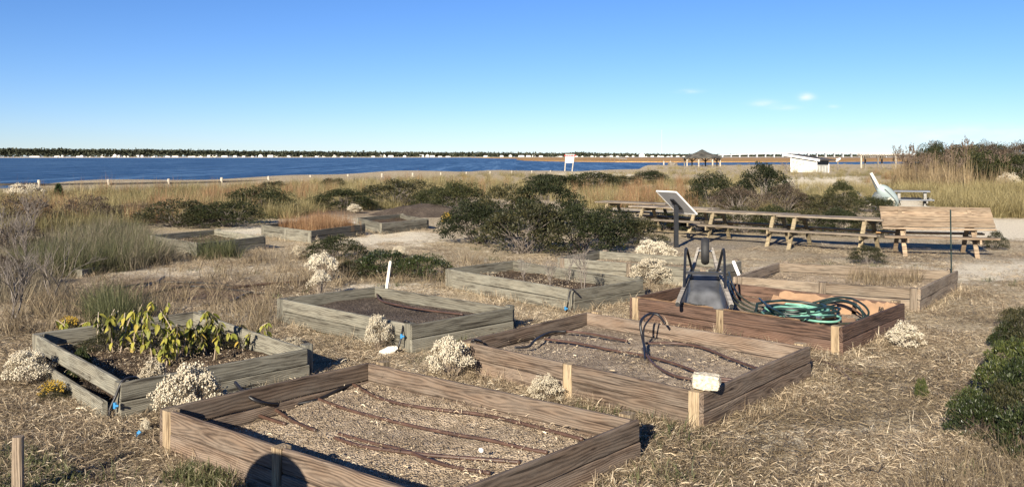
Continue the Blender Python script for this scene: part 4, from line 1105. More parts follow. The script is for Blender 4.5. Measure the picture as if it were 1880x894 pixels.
# bare branching saplings
def sapling_mesh(seed, depth=4, mat='twig'):
    g = random.Random(seed); mb = MB(); rn = []
    def grow(p, d, L_, r_, k):
        q = p + d * L_; m1 = p.lerp(q, .5) + Vector((g.uniform(-1, 1), g.uniform(-1, 1), 0)) * L_ * .06
        v, f = tube([p, m1, q], [r_, r_ * .85, r_ * .7], 4, False); mb.add(v, f); rn.extend([g.random()] * len(v))
        if k == 0: return
        for _ in range(g.choice((2, 3, 3))):
            nd = (d + Vector((g.uniform(-1, 1), g.uniform(-1, 1), g.uniform(-.25, .55))) * .62).normalized()
            grow(p.lerp(q, g.uniform(.55, 1)), nd, L_ * g.uniform(.6, .85), r_ * .62, k - 1)
    for _ in range(3): grow(Vector((g.uniform(-.05, .05), g.uniform(-.05, .05), -.03)), Vector((g.uniform(-.35, .35), g.uniform(-.35, .35), 1)).normalized(), .34, .0115, depth)
    return mesh('branches', np.concatenate(mb.v), mb.f, M[mat], attrs=dict(rnd=rn))
SAP = [sapling_mesh(s) for s in (3, 8, 21)]
for lab, px, by, h_, k in [('bare grey sapling at the left edge, the one nearest the leafy bed', 18, 592, 1.15, 0), ('bare forked grey sapling left of the dark litter patch', 102, 552, 1.0, 1),
                           ('bare grey sapling behind the forked one at the left', 50, 500, 1.3, 2), ('leafless grey sapling against the brown bush on the left', 62, 440, 1.6, 0),
                           ('thin leafless sapling by the green beach grass', 8, 470, 1.3, 1)]:
    t = thing('bare_sapling', lab, 'sapling', G(px, by), random.uniform(0, 6.28)); t.scale = (h_,) * 3; link('branches', SAP[k], t)
t = thing('bare_tree', 'bare grey round topped tree on the skyline at the right edge', 'tree', XY(1850, 68)); 
hgt = CAMZ - t.location.z - (250 - HY) * 68 / F; t.scale = (hgt / 1.15,) * 3; link('branches', sapling_mesh(5, 5), t)
for lab, px, by, h_, k, nm in [('pale forked dead stem at the right of the weedy bed', 1075, 540, .75, 2, 'dead_plant'), ('thin dead stems standing in the middle of the weedy bed', 1010, 530, .55, 0, 'dead_plant'),
                           ('short dead stems at the left of the weedy bed', 960, 518, .5, 1, 'dead_plant'), ('dead grey stems by the far board of the weedy bed', 1040, 518, .6, 1, 'dead_plant')]:
    t = thing(nm, lab, 'dead plant', W(px, by, .13), random.uniform(0, 6.28)); t.scale = (h_ * .8, h_ * .8, h_); link('branches', SAP[k], t)

# ------------------------------------------------------------------ tall yellow leaved plants in the leafy bed
def leaf_mesh(name, mat, L_=.13, w=.055, seed=0):
    g = random.Random(seed); v, f = [], []
    prof = [(0, .08), (.2, .75), (.42, 1), (.68, .72), (.88, .3), (1, .0)]
    for t_, k in prof:
        bend = -.34 * L_ * t_ ** 1.8
        for s_ in (-1, 0, 1): v.append((t_ * L_, s_ * k * w / 2, bend + abs(s_) * k * w * .16))
    for i in range(len(prof) - 1):
        for s_ in (0, 1):
            f.append((i * 3 + s_, (i + 1) * 3 + s_, (i + 1) * 3 + s_ + 1, i * 3 + s_ + 1))
    return mesh(name, v, f, mat, True, attrs=dict(rnd=[g.random()] * len(v)))
LEAFY = [leaf_mesh('leaf', M['yleaf'], .108, .046, s) for s in range(4)] + [leaf_mesh('leaf', M['dleaf'], .105, .034, s) for s in (11, 12)]
random.seed(21)
for lab, px, by, tpy, nst, nlf in [
   ('yellow green leafy plant, tallest, left of the middle of the leafy bed', 238, 648, 558, 6, 58),
   ('yellow green leafy plant in the middle of the leafy bed', 330, 655, 572, 6, 56),
   ('drooping leafy plant right of the middle in the leafy bed', 392, 650, 580, 5, 48),
   ('low leafy plant over the near board of the leafy bed', 285, 668, 600, 4, 34),
   ('dark withered leafy plant at the left of the leafy bed', 178, 635, 574, 5, 46),
   ('sparse leafy plant by the far board of the leafy bed', 430, 632, 588, 4, 30),
   ('small yellow green leafy plant near the right board of the leafy bed', 455, 640, 600, 3, 16),
   ('small leafy plant by the left end board of the leafy bed', 140, 622, 588, 3, 18)]:
    p = W(px, by, .12); t = thing('leafy_plant', lab, 'plant', p); h_ = 1.05 * ((CAMZ - .12) - (tpy - HY) * p.y / F)
    dark = 'dark' in lab or 'drooping' in lab or 'sparse' in lab
    mb = MB(); rn = []; tips = []
    for s_ in range(nst):
        a = random.uniform(0, 6.28); sp_ = random.uniform(.10, .36)
        b0 = random.uniform(0, 6.28); q0 = Vector((math.cos(b0), math.sin(b0) * .7, 0)) * random.uniform(0, .30)
        p0 = q0 + Vector((math.cos(a) * .04, math.sin(a) * .04, 0)); p2 = q0 + Vector((math.cos(a) * sp_ * .7, math.sin(a) * sp_ * .7, h_ * random.uniform(.75, 1.0)))
        p1 = p0.lerp(p2, .5) + Vector((0, 0, .05)); st_ = spline([p0, p1, p2], 4)
        v, f = tube(st_, [.009 - .0055 * i / 8 for i in range(len(st_))], 5, False); mb.add(v, f); rn += [.5] * len(v); tips.append(st_)
    link('stem', mesh('stem', np.concatenate(mb.v), mb.f, M['stem'], True, attrs=dict(rnd=rn)), t)
    for k in range(int(nlf * 2.7)):
        st_ = random.choice(tips); u = random.uniform(.12, 1) * (len(st_) - 1); i = min(int(u), len(st_) - 2); q = st_[i].lerp(st_[i + 1], u - i)
        me = random.choice(LEAFY[:4] if random.random() > (.6 if dark else .15) else LEAFY[4:])
        s_ = random.uniform(.5, 1.0)
        link('leaf', me, t, q, (random.uniform(-.5, .5), random.uniform(.25, 1.25), random.uniform(0, 6.28)), (s_,) * 3)

for lab, px, by, w_, tp in [('dark low weeds filling the left half of the leafy bed', 200, 645, 110, 612), ('dark low weeds in the middle of the leafy bed', 300, 640, 120, 606), ('dark low weeds at the right of the leafy bed', 400, 640, 100, 612)]:
    p = W(px, by, .11); t = thing('dark_weed', lab, 'weed', p, random.uniform(0, 6)); rad = w_ / 2 * p.y / F; t.scale = (rad, rad * .8, CAMZ - .11 - (tp - HY) * p.y / F)
    fo, st = SHM['olive'][px % 3]; link('foliage', fo, t); link('stems', st, t)

# ------------------------------------------------------------------ drip tubes, valves, stakes, stones
def ptube(name, label, cat, pts, r, mat, z=None, m=7, group=None, n=7):
    P = []
    for q in pts:
        px, py = q[0], q[1]; zz = q[2] if len(q) > 2 else z
        if isinstance(zz, Soil):
            k = .12
            for _ in range(5): w_ = W(px, py, k); k = soil_front(w_.x, w_.y) + .03
            P.append(W(px, py, k)); continue
        P.append(G(px, py) + Vector((0, 0, r)) if zz is None else W(px, py, zz))
    S = spline(P, m); base = Vector(S[0])
    v, f = tube([p - base for p in S], r, n)
    o = link(name, mesh(name, v, f, mat, True), None, base)
    return tag(o, label, cat, group)
_l, _n, _r, _f = BEDS['front']['c']; _d2 = (_r - _n)
def soil_front(x, y):
    t = (Vector((x, y, 0)) - _n).dot(_d2) / _d2.length_squared
    return .075 + .13 * (min(1, max(0, t)) - .5)
class Soil(float): pass
zs = Soil(.12)
ptube('drip_tube', 'brown drip tube nearest the far long board of the front bed', 'drip tube', [(648, 705), (690, 728), (740, 742), (800, 751), (880, 760), (950, 775), (1010, 790), (1070, 806)], .0128, M['drip'], zs)
ptube('drip_tube', 'brown drip tube running down the middle of the front bed', 'drip tube', [(580, 731), (640, 752), (700, 768), (760, 782), (830, 796), (900, 808), (960, 822), (1005, 830)], .0128, M['drip'], zs)
ptube('drip_tube', 'brown drip tube with pale worn end at the near side of the front bed', 'drip tube', [(614, 803), (660, 818), (730, 828), (800, 836), (880, 842), (955, 848)], .0135, M['drip'], zs)
ptube('drip_tube', 'brown drip tube crossing under the near one in the front bed', 'drip tube', [(622, 796), (680, 812), (740, 826), (800, 848), (850, 860), (900, 868)], .0125, M['drip'], zs)
ptube('drip_tube', 'short brown drip tube beside the left board of the front bed', 'drip tube', [(402, 724), (440, 745), (480, 764), (524, 778)], .0125, M['drip'], zs)
ptube('drip_tube', 'brown drip tube from the black tube joint in the front bed', 'drip tube', [(480, 736), (506, 752), (540, 774), (580, 790)], .0128, M['drip'], zs)
ptube('supply_tube', 'black supply tube entering the front bed over its left board', 'tube', [(432, 702, .30), (450, 722, .26), (478, 738, .2), (530, 742, zs), (580, 734, zs), (620, 716, zs), (650, 703, zs)], .013, M['blacktube'])
zm = .195
ptube('drip_tube', 'brown drip tube along the far board of the middle bed', 'drip tube', [(1040, 608), (1080, 612), (1120, 620), (1152, 626)], .012, M['drip'], zm)
ptube('drip_tube', 'long brown drip tube across the middle bed', 'drip tube', [(1000, 622), (1060, 630), (1120, 642), (1180, 652), (1240, 668), (1300, 690), (1350, 697)], .012, M['drip'], zm)
ptube('drip_tube', 'brown drip tube curving to the right board of the middle bed', 'drip tube', [(1185, 630), (1240, 630), (1290, 638), (1340, 658), (1400, 680)], .012, M['drip'], zm)
ptube('drip_tube', 'brown drip tube ending near the pale block in the middle bed', 'drip tube', [(1180, 640), (1200, 668), (1240, 690), (1290, 697), (1345, 700)], .012, M['drip'], zm)
ptube('supply_tube', 'black supply tube looping along the left board of the middle bed', 'tube', [(945, 638, zm), (970, 636, zm), (985, 622, zm + .03), (1010, 610, zm), (1040, 608, zm)], .012, M['blacktube'])
ptube('supply_tube', 'tall black tube loop arching up from the middle bed', 'tube', [(1187, 650, zm), (1180, 622, .26), (1176, 592, .40), (1190, 577, .44), (1208, 578, .43), (1221, 594, .36)], .013, M['blacktube'])
ptube('supply_tube', 'thin black tube rising beside the tall loop in the middle bed', 'tube', [(1184, 660, zm), (1182, 630, .24), (1183, 600, .36), (1200, 577, .44)], .009, M['blacktube'])
ptube('drip_tube', 'brown drip tube lying on the mulch of the silvery bed', 'drip tube', [(692, 540), (700, 552), (740, 562), (790, 570), (850, 577)], .012, M['drip'], .205)
ptube('drip_tube', 'long brown tube on the thatch right of the middle bed', 'tube', [(1488, 664), (1520, 672), (1550, 692), (1562, 708)], .02, M['drip'])
ptube('drip_tube', 'second brown tube on the thatch right of the middle bed', 'tube', [(1490, 664), (1530, 674), (1560, 684), (1584, 691)], .016, M['drip'])
for lab, pts in [('dark dead vine lying on the litter behind the leafy bed, upper', [(195, 540), (240, 527), (300, 520), (380, 522), (420, 526)]), ('dark dead vine on the litter behind the leafy bed, lower', [(140, 556), (220, 554), (300, 536), (360, 528), (470, 540)]),
                 ('dark dead vine on the litter left of the mulch bed', [(365, 562), (420, 556), (460, 540), (510, 545)]), ('reddish dead vine stretched over the thatch left of the mulch bed', [(430, 530), (480, 524), (540, 520), (600, 518)]),
                 ('short dark vine over the litter patch on the left', [(260, 530), (290, 518), (302, 510)])]:
    ptube('dead_vine', lab, 'vine', pts, .018, M['drip'] if 'reddish' in lab else M['bark_plain'] if 'bark_plain' in M else M['blacktube'], m=6, n=5)

def valve(label, pts, vp, vz):
    """riser tube over the board with its blue valve"""
    P = spline([W(*q) for q in pts], 6); base = Vector(P[0])
    t = thing('riser_tube', label, 'tube', base)
    v, f = tube([p - base for p in P], .011, 7); link('tube', mesh('tube', v, f, M['blacktube'], True), t)
    c = W(*vp, vz) - base
    MB().tube([c - Vector((.0, 0, .022)), c + Vector((0, 0, .022))], .013, 8).box(c + Vector((.014, -.005, 0)), (.03, .012, .014)).build('blue_valve', M['blue'], t)
valve('black riser tube with blue valve on the near corner of the leafy bed', [(262, 700, .24), (245, 692, .31), (225, 700, .30), (213, 726, .2), (202, 752, .10), (203, 772, .02), (214, 780, .0)], (211, 744), .14)
valve('black riser tube with blue valve on the near corner of the mulch bed', [(760, 600, .24), (748, 590, .31), (742, 592, .29), (738, 612, .2), (733, 632, .1), (726, 648, .01)], (737, 617), .18)
valve('black riser tube with blue valve on the left corner of the middle bed', [(885, 628, .25), (872, 624, .31), (866, 628, .29), (858, 648, .18), (852, 662, .08)], (856, 653), .15)
valve('black riser tube with blue valve on the near corner of the weedy bed', [(1060, 540, .25), (1052, 532, .31), (1047, 535, .29), (1043, 555, .16), (1040, 572, .03)], (1038, 566), .09)
P = spline([G(*q) + Vector((0, 0, .02)) for q in [(150, 822), (172, 806), (200, 798), (252, 797)]], 6); base = Vector(P[0])
t = thing('supply_tube', 'black tube with blue valve lying on the thatch by the front bed corner post', 'tube', base)
v, f = tube([p - base for p in P], .016, 7); link('tube', mesh('tube', v, f, M['blacktube'], True), t)
c = G(250, 808) + Vector((0, 0, .03)) - base; MB().tube([c, c + Vector((.025, .015, .03))], .015, 8).build('blue_valve', M['blue'], t)
ptube('supply_tube', 'black tube curving over the thatch towards the left stake', 'tube', [(200, 800), (196, 822), (160, 842), (120, 850), (75, 838), (58, 828)], .012, M['blacktube'])
ptube('supply_tube', 'black tube end lying near the leafy bed on the left', 'tube', [(128, 822), (146, 806), (162, 788)], .018, M['blacktube'])
ptube('supply_tube', 'black tube passing behind the front bed corner post', 'tube', [(228, 784), (250, 776), (272, 764)], .014, M['blacktube'])

def stake(name, label, foot, top, w, mat, cat='stake', flat=False):
    a, b_ = Vector(foot), Vector(top); d = (b_ - a).normalized()
    t = link(name, MB().beam((0, 0, 0), b_ - a, w, w * (.5 if flat else 1), Vector((0, 1, .1))).v and None, None) if False else None
    mb = MB(); L_ = (b_ - a).length; mb.beam(Vector((0, 0, 0)) - d * .08, d * (L_ - w * .3), w, w * (.5 if flat else 1), Vector((0.2, 1, .1)))
    mb.beam(d * (L_ - w * .3), d * L_, w * .75, w * (.35 if flat else .75), Vector((0.2, 1, .1)))
    return tag(mb.build(name, mat, None, a), label, cat)
p = XY(33, 5.25, 0); tag(link('wooden_stake', plank_mesh(.50, .055, .055, M['graytan'], 777, 0, 3, .006), None, p + Vector((0, 0, .135)), (0, R(-90), R(12))), 'pale wooden stake at the left bottom corner beside green ground cover', 'stake')
p = W(708, 544, .18); q = XY(717, p.y, CAMZ - (479 - HY) * p.y / F); stake('white_stake', 'white leaning stake in the mulch bed', p, q, .035, M['whitewash'])
p = W(1358, 508, .20); q = XY(1346, p.y, CAMZ - (479 - HY) * p.y / F); stake('white_stake', 'short white leaning stake between wheelbarrow and sandy bed', p, q, .045, M['white'], flat=True)
p = W(349, 764, .14); q = XY(348, p.y, CAMZ - (738 - HY) * p.y / F); stake('white_stake', 'tiny white stake inside the front bed by its corner post', p, q, .022, M['whitewash'])
p = W(1747, 503, .25); q = XY(1745, p.y, CAMZ - (385 - HY) * p.y / F)
t = thing('garden_rod', 'thin dark green metal rod at the right corner of the sandy bed', 'rod', p)
MB().tube([(0, 0, -.1), q - p], .011, 6).build('rod', M['hosedark'], t); MB().tube([(q - p) * .36, (q - p) * .39], .018, 8).build('clamp', M['black'], t)

p = Vector(BEDS['middle']['c'][1]) + Vector((.04, .11, H + .005))
o = link('pale_block', blobmesh('pale_block', (.205, .125, .115), M['stone'], 3.3, .10, 4, .75), None, p + Vector((0, 0, .055)), (0, .06, R(-14)))
tag(o, 'pale porous stone block lying on the near corner of the middle bed', 'block')
o = link('white_stone', blobmesh('white_stone', (.19, .09, .08), M['shell'], 8.1, .2, 3, .3), None, G(712, 652) + Vector((0, 0, .04)), (0, -.35, R(15))); tag(o, 'white wedge shaped stone in front of the mulch bed corner', 'stone')
o = link('white_shell', blobmesh('white_shell', (.03, .02, .03), M['white'], 1.1, .3, 2, .2), None, W(883, 826, .17)); tag(o, 'small white shell on the sandy soil of the front bed', 'shell')
o = link('small_stone', blobmesh('small_stone', (.10, .07, .05), M['soilgray'], 2.2, .2, 3, .2), None, G(1512, 795) + Vector((0, 0, .01))); tag(o, 'small dark flat stone on the thatch at the lower right', 'stone')
o = link('small_stone', blobmesh('small_stone', (.06, .05, .05), M['shell'], 5.2, .2, 3, .2), None, G(1198, 786) + Vector((0, 0, .01))); tag(o, 'small pale stone by the shadow at the front bed right corner', 'stone')

# dark mulch pile behind the far beds
p = G(770, 398); v, f = [], []; n_ = 30
for i in range(n_ + 1):
    for j in range(n_ + 1):
        x, y = (i / n_ - .5) * 2, (j / n_ - .5) * 2; r_ = math.hypot(x, y)
        z = .42 * max(0, 1 - r_ ** 1.5) * (1 + .3 * mnoise.noise(Vector((x * 2, y * 2, 4)))) + .05 * mnoise.noise(Vector((x * 7, y * 7, 1))) - .06
        v.append((x * 2.0, y * 1.4, z))
f = [(i * (n_ + 1) + j, (i + 1) * (n_ + 1) + j, (i + 1) * (n_ + 1) + j + 1, i * (n_ + 1) + j + 1) for i in range(n_) for j in range(n_)]
tag(link('mulch_pile', mesh('mulch_pile', v, f, M['mulch'], True), None, (p.x, p.y + 1.0, float(terrain(p.x, p.y + 1)))), 'low pile of dark mulch behind the far grey beds', 'mulch pile')

# ------------------------------------------------------------------ cardboard, hose and upturned wheelbarrow in the hose bed
l, n, r, f = BEDS['hose']['c']; dL = (n - l).normalized(); dS = (r - n).normalized()
def hb(s, t, z): # s along the long side, t across
    p = l * (1 - s) * (1 - t) + n * s * (1 - t) + r * s * t + f * (1 - s) * t
    return Vector((p.x, p.y, z))
def card(label, s0, s1, t0, t1, z0, z1, seed, name='cardboard_sheet', n_=14, m_=4):
    """torn sheet standing or lying in the bed: z0 near edge, z1 far edge"""
    base = hb((s0 + s1) / 2, (t0 + t1) / 2, 0); v, ff = [], []; g = random.Random(seed)
    for i in range(n_ + 1):
        tear = g.uniform(-.022, .012)
        for j in range(m_ + 1):
            s_, t_ = s0 + (s1 - s0) * i / n_, t0 + (t1 - t0) * j / m_
            z = z0 + (z1 - z0) * j / m_ + .012 * mnoise.noise(Vector((i * .5, j * .8, seed))) + (tear if j == m_ else 0)
            v.append(tuple(hb(s_, t_, z) - base))
    nv = len(v)
    v += [(a, b_ + .001, c - .004) for a, b_, c in v]
    k = m_ + 1
    for i in range(n_):
        for j in range(m_):
            q = (i * k + j, (i + 1) * k + j, (i + 1) * k + j + 1, i * k + j + 1); ff.append(q); ff.append(tuple(x + nv for x in reversed(q)))
    for i in range(n_):
        ff.append((i * k + m_, (i + 1) * k + m_, (i + 1) * k + m_ + nv, i * k + m_ + nv)); ff.append((i * k, i * k + nv, (i + 1) * k + nv, (i + 1) * k))
    o = link(name, mesh(name, v, ff, M['card']), None, base)
    return tag(o, label, 'cardboard'), base
card('torn tan cardboard along the far board, left half of the hose bed', .42, .78, .93, .965, .10, .28, 1)
card('second torn cardboard layer lower along the far board of the hose bed', .40, .72, .84, .92, .11, .22, 2)
cd, cb = card('tan cardboard marked 50 cm in the right far corner of the hose bed', .80, .985, .935, .965, .08, .285, 3)
cdn, cbn = card('tan cardboard strip folded over the near board at its left end', .03, .43, .02, .075, .305, .20, 4)
cdn2, cbn2 = card('tan cardboard strip folded over the near board beside the hose', .48, .82, .02, .075, .305, .22, 5)
card('small crumpled cardboard piece left of the wheelbarrow tray', .04, .20, .30, .62, .12, .21, 6)
card('flat cardboard on the soil beyond the hose coil', .74, .93, .45, .75, .125, .14, 7)
def print_strip(parent, pb, s0, s1, seed):
    g = random.Random(seed); mb = MB()
    for i in range(26):
        s_ = s0 + (s1 - s0) * i / 26
        if g.random() < .15: continue
        a = hb(s_, .03, .302) - pb; mb.box((a.x, a.y, a.z), (.022, .006, .018 * g.uniform(.5, 1.4)), Matrix.Rotation(math.atan2(dL.y, dL.x), 3, 'Z'))
    mb.build('torn_print_edge', M['print'], parent)
print_strip(cdn, cbn, .24, .39, 1); print_strip(cdn2, cbn2, .62, .80, 2)
def text(name, body, size, parent, loc, rot, mat, align='CENTER', ext=.0015):
    cu = bpy.data.curves.new(name, 'FONT'); cu.body = body; cu.size = size; cu.align_x = align; cu.align_y = 'CENTER'; cu.extrude = ext; cu.offset = size * .03
    cu.materials.append(mat); tmp = bpy.data.objects.new(name, cu); me = bpy.data.meshes.new_from_object(tmp); bpy.data.objects.remove(tmp)
    o = bpy.data.objects.new(name, me); col.objects.link(o); o.parent = parent; o.location = loc; o.rotation_euler = rot
    return o
q = hb(.915, .925, .215) - cb
text('lettering', '50', .062, cd, q, (R(80), 0, math.atan2(dL.y, dL.x)), M['print'])
text('lettering', 'cm', .03, cd, q + dL * .065 + Vector((0, 0, -.012)), (R(80), 0, math.atan2(dL.y, dL.x)), M['print'])

# hose coil
hc = W(1462, 572, .20); random.seed(5)
def coil(name, label, nl, rx, ry, mat, r0, z0, dz, ph, part_end=None, off=(0, 0)):
    t = thing(name, label, 'hose', hc + Vector((off[0], off[1], 0)))
    P = []
    for k in range(nl * 14 + 1):
        a = 2 * math.pi * k / 14 + ph; lp = k / 14
        w_ = 1 + .10 * math.sin(lp * 2.3 + ph) - .35 * ((lp * .37) % 1)
        ox, oy = .03 * math.sin(lp * 1.9), .03 * math.cos(lp * 2.7)
        P.append(Vector((rx * w_ * math.cos(a) + ox, ry * w_ * math.sin(a) + oy, z0 + dz * (lp * .61 % 1) + .012 * math.sin(a * 3 + lp))))
    v, f = tube(P, r0, 6); link('hose', mesh('hose', v, f, mat, True), t)
    return t
coil('garden_hose', 'mint green garden hose coiled inside the dark hose', 9, .37, .28, M['hosemint'], .0165, -.06, .10, .3)
t = coil('garden_hose', 'dark green garden hose coiled around the mint hose', 6, .48, .36, M['hosedark'], .016, -.07, .15, 1.2)
e = W(1500, 583, .20) - t.location; e1 = W(1485, 580, .2) - t.location
MB().tube([e1, e], .019, 10).build('strain_relief', M['black'], t); MB().tube([e, e + (e - e1) * .45], .022, 10).build('coupling', M['steel'], t)
ptube('garden_hose', 'mint hose end curling out in front of the coil', 'hose', [(1506, 584, .2), (1528, 579, .2), (1543, 583, .19), (1536, 590, .19), (1505, 590, .19), (1470, 585, .18)], .0125, M['hosemint'])
for i, (lab, pts) in enumerate([
  ('dark hose arching in a wide loop at the right of the coil, outermost', [(1492, 556, .22), (1530, 547, .30), (1562, 548, .32), (1588, 562, .28), (1594, 578, .2), (1572, 588, .15)]),
  ('dark hose loop at the right of the coil, middle one', [(1500, 562, .22), (1535, 552, .28), (1562, 556, .29), (1580, 570, .24), (1586, 582, .18)]),
  ('dark hose loop at the right of the coil, innermost', [(1505, 556, .22), (1540, 550, .29), (1570, 558, .28), (1584, 572, .2), (1592, 582, .16)]),
  ('olive hose lying along the near right board of the hose bed', [(1505, 593, .16), (1540, 594, .15), (1575, 592, .15), (1600, 586, .15), (1618, 572, .15)]),
  ('olive hose draped from the wheelbarrow wheel to the coil, upper strand', [(1338, 500, .42), (1344, 520, .34), (1356, 540, .27), (1380, 558, .2), (1410, 566, .17)]),
  ('olive hose draped from the wheelbarrow to the coil, middle strand', [(1336, 508, .40), (1341, 530, .32), (1352, 549, .26), (1376, 564, .2), (1400, 572, .17)]),
  ('olive hose draped from the wheelbarrow to the coil, lowest strand', [(1335, 515, .38), (1339, 538, .30), (1350, 556, .24), (1372, 569, .19), (1396, 576, .17)]),
  ('dark hose crossing over the top of the coil', [(1394, 548, .29), (1408, 560, .30), (1428, 572, .30), (1452, 582, .26), (1490, 582, .22)])]):
    ptube('garden_hose', lab, 'hose', pts, .0125, M['hosedark'] if 'dark' in lab else M['hoseolive'])

# wheelbarrow, upside down, handles towards the viewer
wp = W(1294, 556, .12); wp.x *= 10.95 / wp.y; wp.y = 10.95
t = thing('wheelbarrow', 'black wheelbarrow turned upside down on the hose bed, wheel and legs in the air', 'wheelbarrow', wp, R(-12.3))
def frustum(mb, y0a, y1a, wa0, wa1, za, y0b, y1b, wb0, wb1, zb):
    v = [(-wa0 / 2, y0a, za), (wa0 / 2, y0a, za), (wa1 / 2, y1a, za), (-wa1 / 2, y1a, za), (-wb0 / 2, y0b, zb), (wb0 / 2, y0b, zb), (wb1 / 2, y1b, zb), (-wb1 / 2, y1b, zb)]
    mb.add(v, [(4, 5, 6, 7), (0, 1, 5, 4), (1, 2, 6, 5), (2, 3, 7, 6), (3, 0, 4, 7)]); return mb
mb = frustum(MB(), -.46, .55, .47, .60, .06, -.30, .26, .33, .38, .30)
mb.v[0][6:8, 2] = .45
bm = bmesh.new(); me = mesh('tray', np.concatenate(mb.v), mb.f, M['tray']); bm.from_mesh(me)
bmesh.ops.bevel(bm, geom=[e for e in bm.edges if not e.is_boundary], offset=.05, segments=4, affect='EDGES', profile=.6); bm.to_mesh(me); bm.free()
for p_ in me.polygons: p_.use_smooth = True
link('tray', me, t)
rim = [(-.24, -.46, .06), (.24, -.46, .06), (.305, .55, .06), (-.305, .55, .06), (-.24, -.46, .06)]
MB().tube(rim, .014, 6).build('tray_rim', M['black'], t)
for s_ in (-1, 1):
    hd = MB().beam((s_ * .13, .62, .53), (s_ * .295, -.78, .215), .046, .05).build('handle', M['handle'], t)
    MB().tube([(s_ * .286, -.70, .232), (s_ * .297, -.80, .211)], .024, 8).build('grip', M['tyre'], hd)
    # leg: a V shaped bracket standing up
    MB().tube(spline([(s_ * .235, -.34, .30), (s_ * .232, -.20, .52), (s_ * .225, -.10, .74), (s_ * .215, -.04, .765), (s_ * .20, .06, .70), (s_ * .15, .24, .46)], 4), .017, 6).build('leg', M['black'], t)
    MB().tube([(s_ * .235, -.22, .38), (s_ * .16, .18, .46)], .012, 6).build('leg_brace', M['black'], t)
    MB().beam((s_ * .13, .60, .53), (s_ * .085, .95, .67), .03, .05).build('fork_arm', M['handle'], t)
MB().beam((-.245, -.20, .50), (.245, -.20, .50), .03, .03).build('crossbar', M['black'], t)
MB().beam((-.20, -.02, .47), (.20, -.02, .47), .05, .015).build('tray_bracket', M['black'], t)
def torus(R_, r_, n=28, m=10, flat=1.35):
    v = []; f = []
    for i in range(n):
        a = 2 * math.pi * i / n
        for j in range(m):
            b_ = 2 * math.pi * j / m; q = R_ + r_ * math.cos(b_); v.append((r_ * flat * math.sin(b_) * .9, q * math.cos(a), q * math.sin(a)))
    for i in range(n):
        for j in range(m): f.append((i * m + j, ((i + 1) % n) * m + j, ((i + 1) % n) * m + (j + 1) % m, i * m + (j + 1) % m))
    return v, f
wc = Vector((0, .84, .655))
v, f_ = torus(.135, .045); wh = link('wheel', mesh('tyre', v, f_, M['tyre'], True), t, wc)
MB().tube([(-.02, 0, 0), (.02, 0, 0)], .095, 20).build('rim', M['steel'], wh); MB().tube([(-.09, 0, 0), (.09, 0, 0)], .012, 8).build('axle', M['steel'], wh)

# ------------------------------------------------------------------ picnic tables
def picnic_table(label, c, ang, mt, mleg, flip=False, L=2.44, far_bench='tabletop'):
    t = thing('picnic_table', label, 'picnic table', c, ang, 'picnic tables in a row on the grey gravel')
    g = random.Random(int(c.x * 100))
    def pl(name, y, z, w, x0=-L / 2, x1=L / 2, rx=0.0, mat=mt, th=.038):
        _seed[0] += 1
        o = link(name, plank_mesh(x1 - x0, w, th, mat, _seed[0], .003, 8, .004), t, ((x0 + x1) / 2 + g.uniform(-.012, .012), y, z), (R(90) + rx, 0, 0)); return o
    HT, HB = .76, .44
    if not flip:
        for k in range(5): pl('top_board', (k - 2) * .146, HT - .019, .14)
    else:
        pl('top_board', -.36, HT - .17, .14)
        tl = R(42)
        for k in range(4):
            s = .09 + k * .152
            pl('top_board', -.26 + s * math.cos(tl), HT - .15 + s * math.sin(tl), .14, rx=tl, x0=-L / 2 + .02 , x1=L / 2 + .03)
    for sgn in (-1, 1):
        for k in range(2): pl('seat_board', sgn * (.63 + (k - .5) * .146), HB - .019, .14, mat=M[far_bench] if sgn > 0 else mt)
    ht = HT if not flip else HT - .15
    for sx in (-1, 1):
        x = sx * (L / 2 - .42)
        for sgn in (-1, 1):
            MB().beam((x + .045 * sgn * 0, sgn * .26, ht - .04), (x, sgn * .68, -.03), .04, .09, Vector((1, 0, 0))).build('leg', mleg, t)
        MB().beam((x + .042, -.76, HB - .085), (x + .042, .76, HB - .085), .038, .09).build('seat_bearer', mleg, t)
        MB().beam((x + .042, -.35, ht - .085), (x + .042, .35, ht - .085), .038, .09).build('top_bearer', mleg, t)
        if flip: MB().beam((x, -.2, ht - .03), (x, .10, ht + .36), .038, .08, Vector((1, 0, 0))).build('back_support', mleg, t)
    return t
def tb(pxc, Y): 
    p = XY(pxc, Y); return p
ANG = math.atan2(-.63, .775)
picnic_table('weathered picnic table hiding its left end in the thicket, farthest of the row', XY(1166, 27.2), ANG, M['tabletop'], M['tableleg'])
picnic_table('weathered picnic table behind the tilted sign panel', XY(1236, 25.0), ANG, M['tabletop'], M['tableleg'])
picnic_table('weathered picnic table just right of the tilted sign panel', XY(1372, 22.7), ANG, M['tabletop'], M['tableleg'], far_bench='orangewood')
picnic_table('weathered picnic table left of the slanted back one', XY(1530, 21.0), ANG, M['tabletop'], M['tableleg'], far_bench='orangewood')
picnic_table('warm tan picnic table with its top tilted up like a backrest', XY(1716, 19.9), R(-14), M['tan'], M['tan'], flip=True, L=2.25, far_bench='orangewood')

# dark rail lying behind the tables
a, b_ = XY(1125, 30, .25), XY(1640, 24.5, .2)
t = thing('low_rail', 'long dark rail running low behind the picnic tables', 'rail', a)
MB().beam((0, 0, 0), b_ - a, .10, .12).build('rail', M['rail'], t)
for k in (0.02, .35, .68, .98):
    q = (b_ - a) * k; MB().beam(q + Vector((0, .08, -.55)), q + Vector((0, .08, .04)), .1, .1).build('post', M['rail'], t)

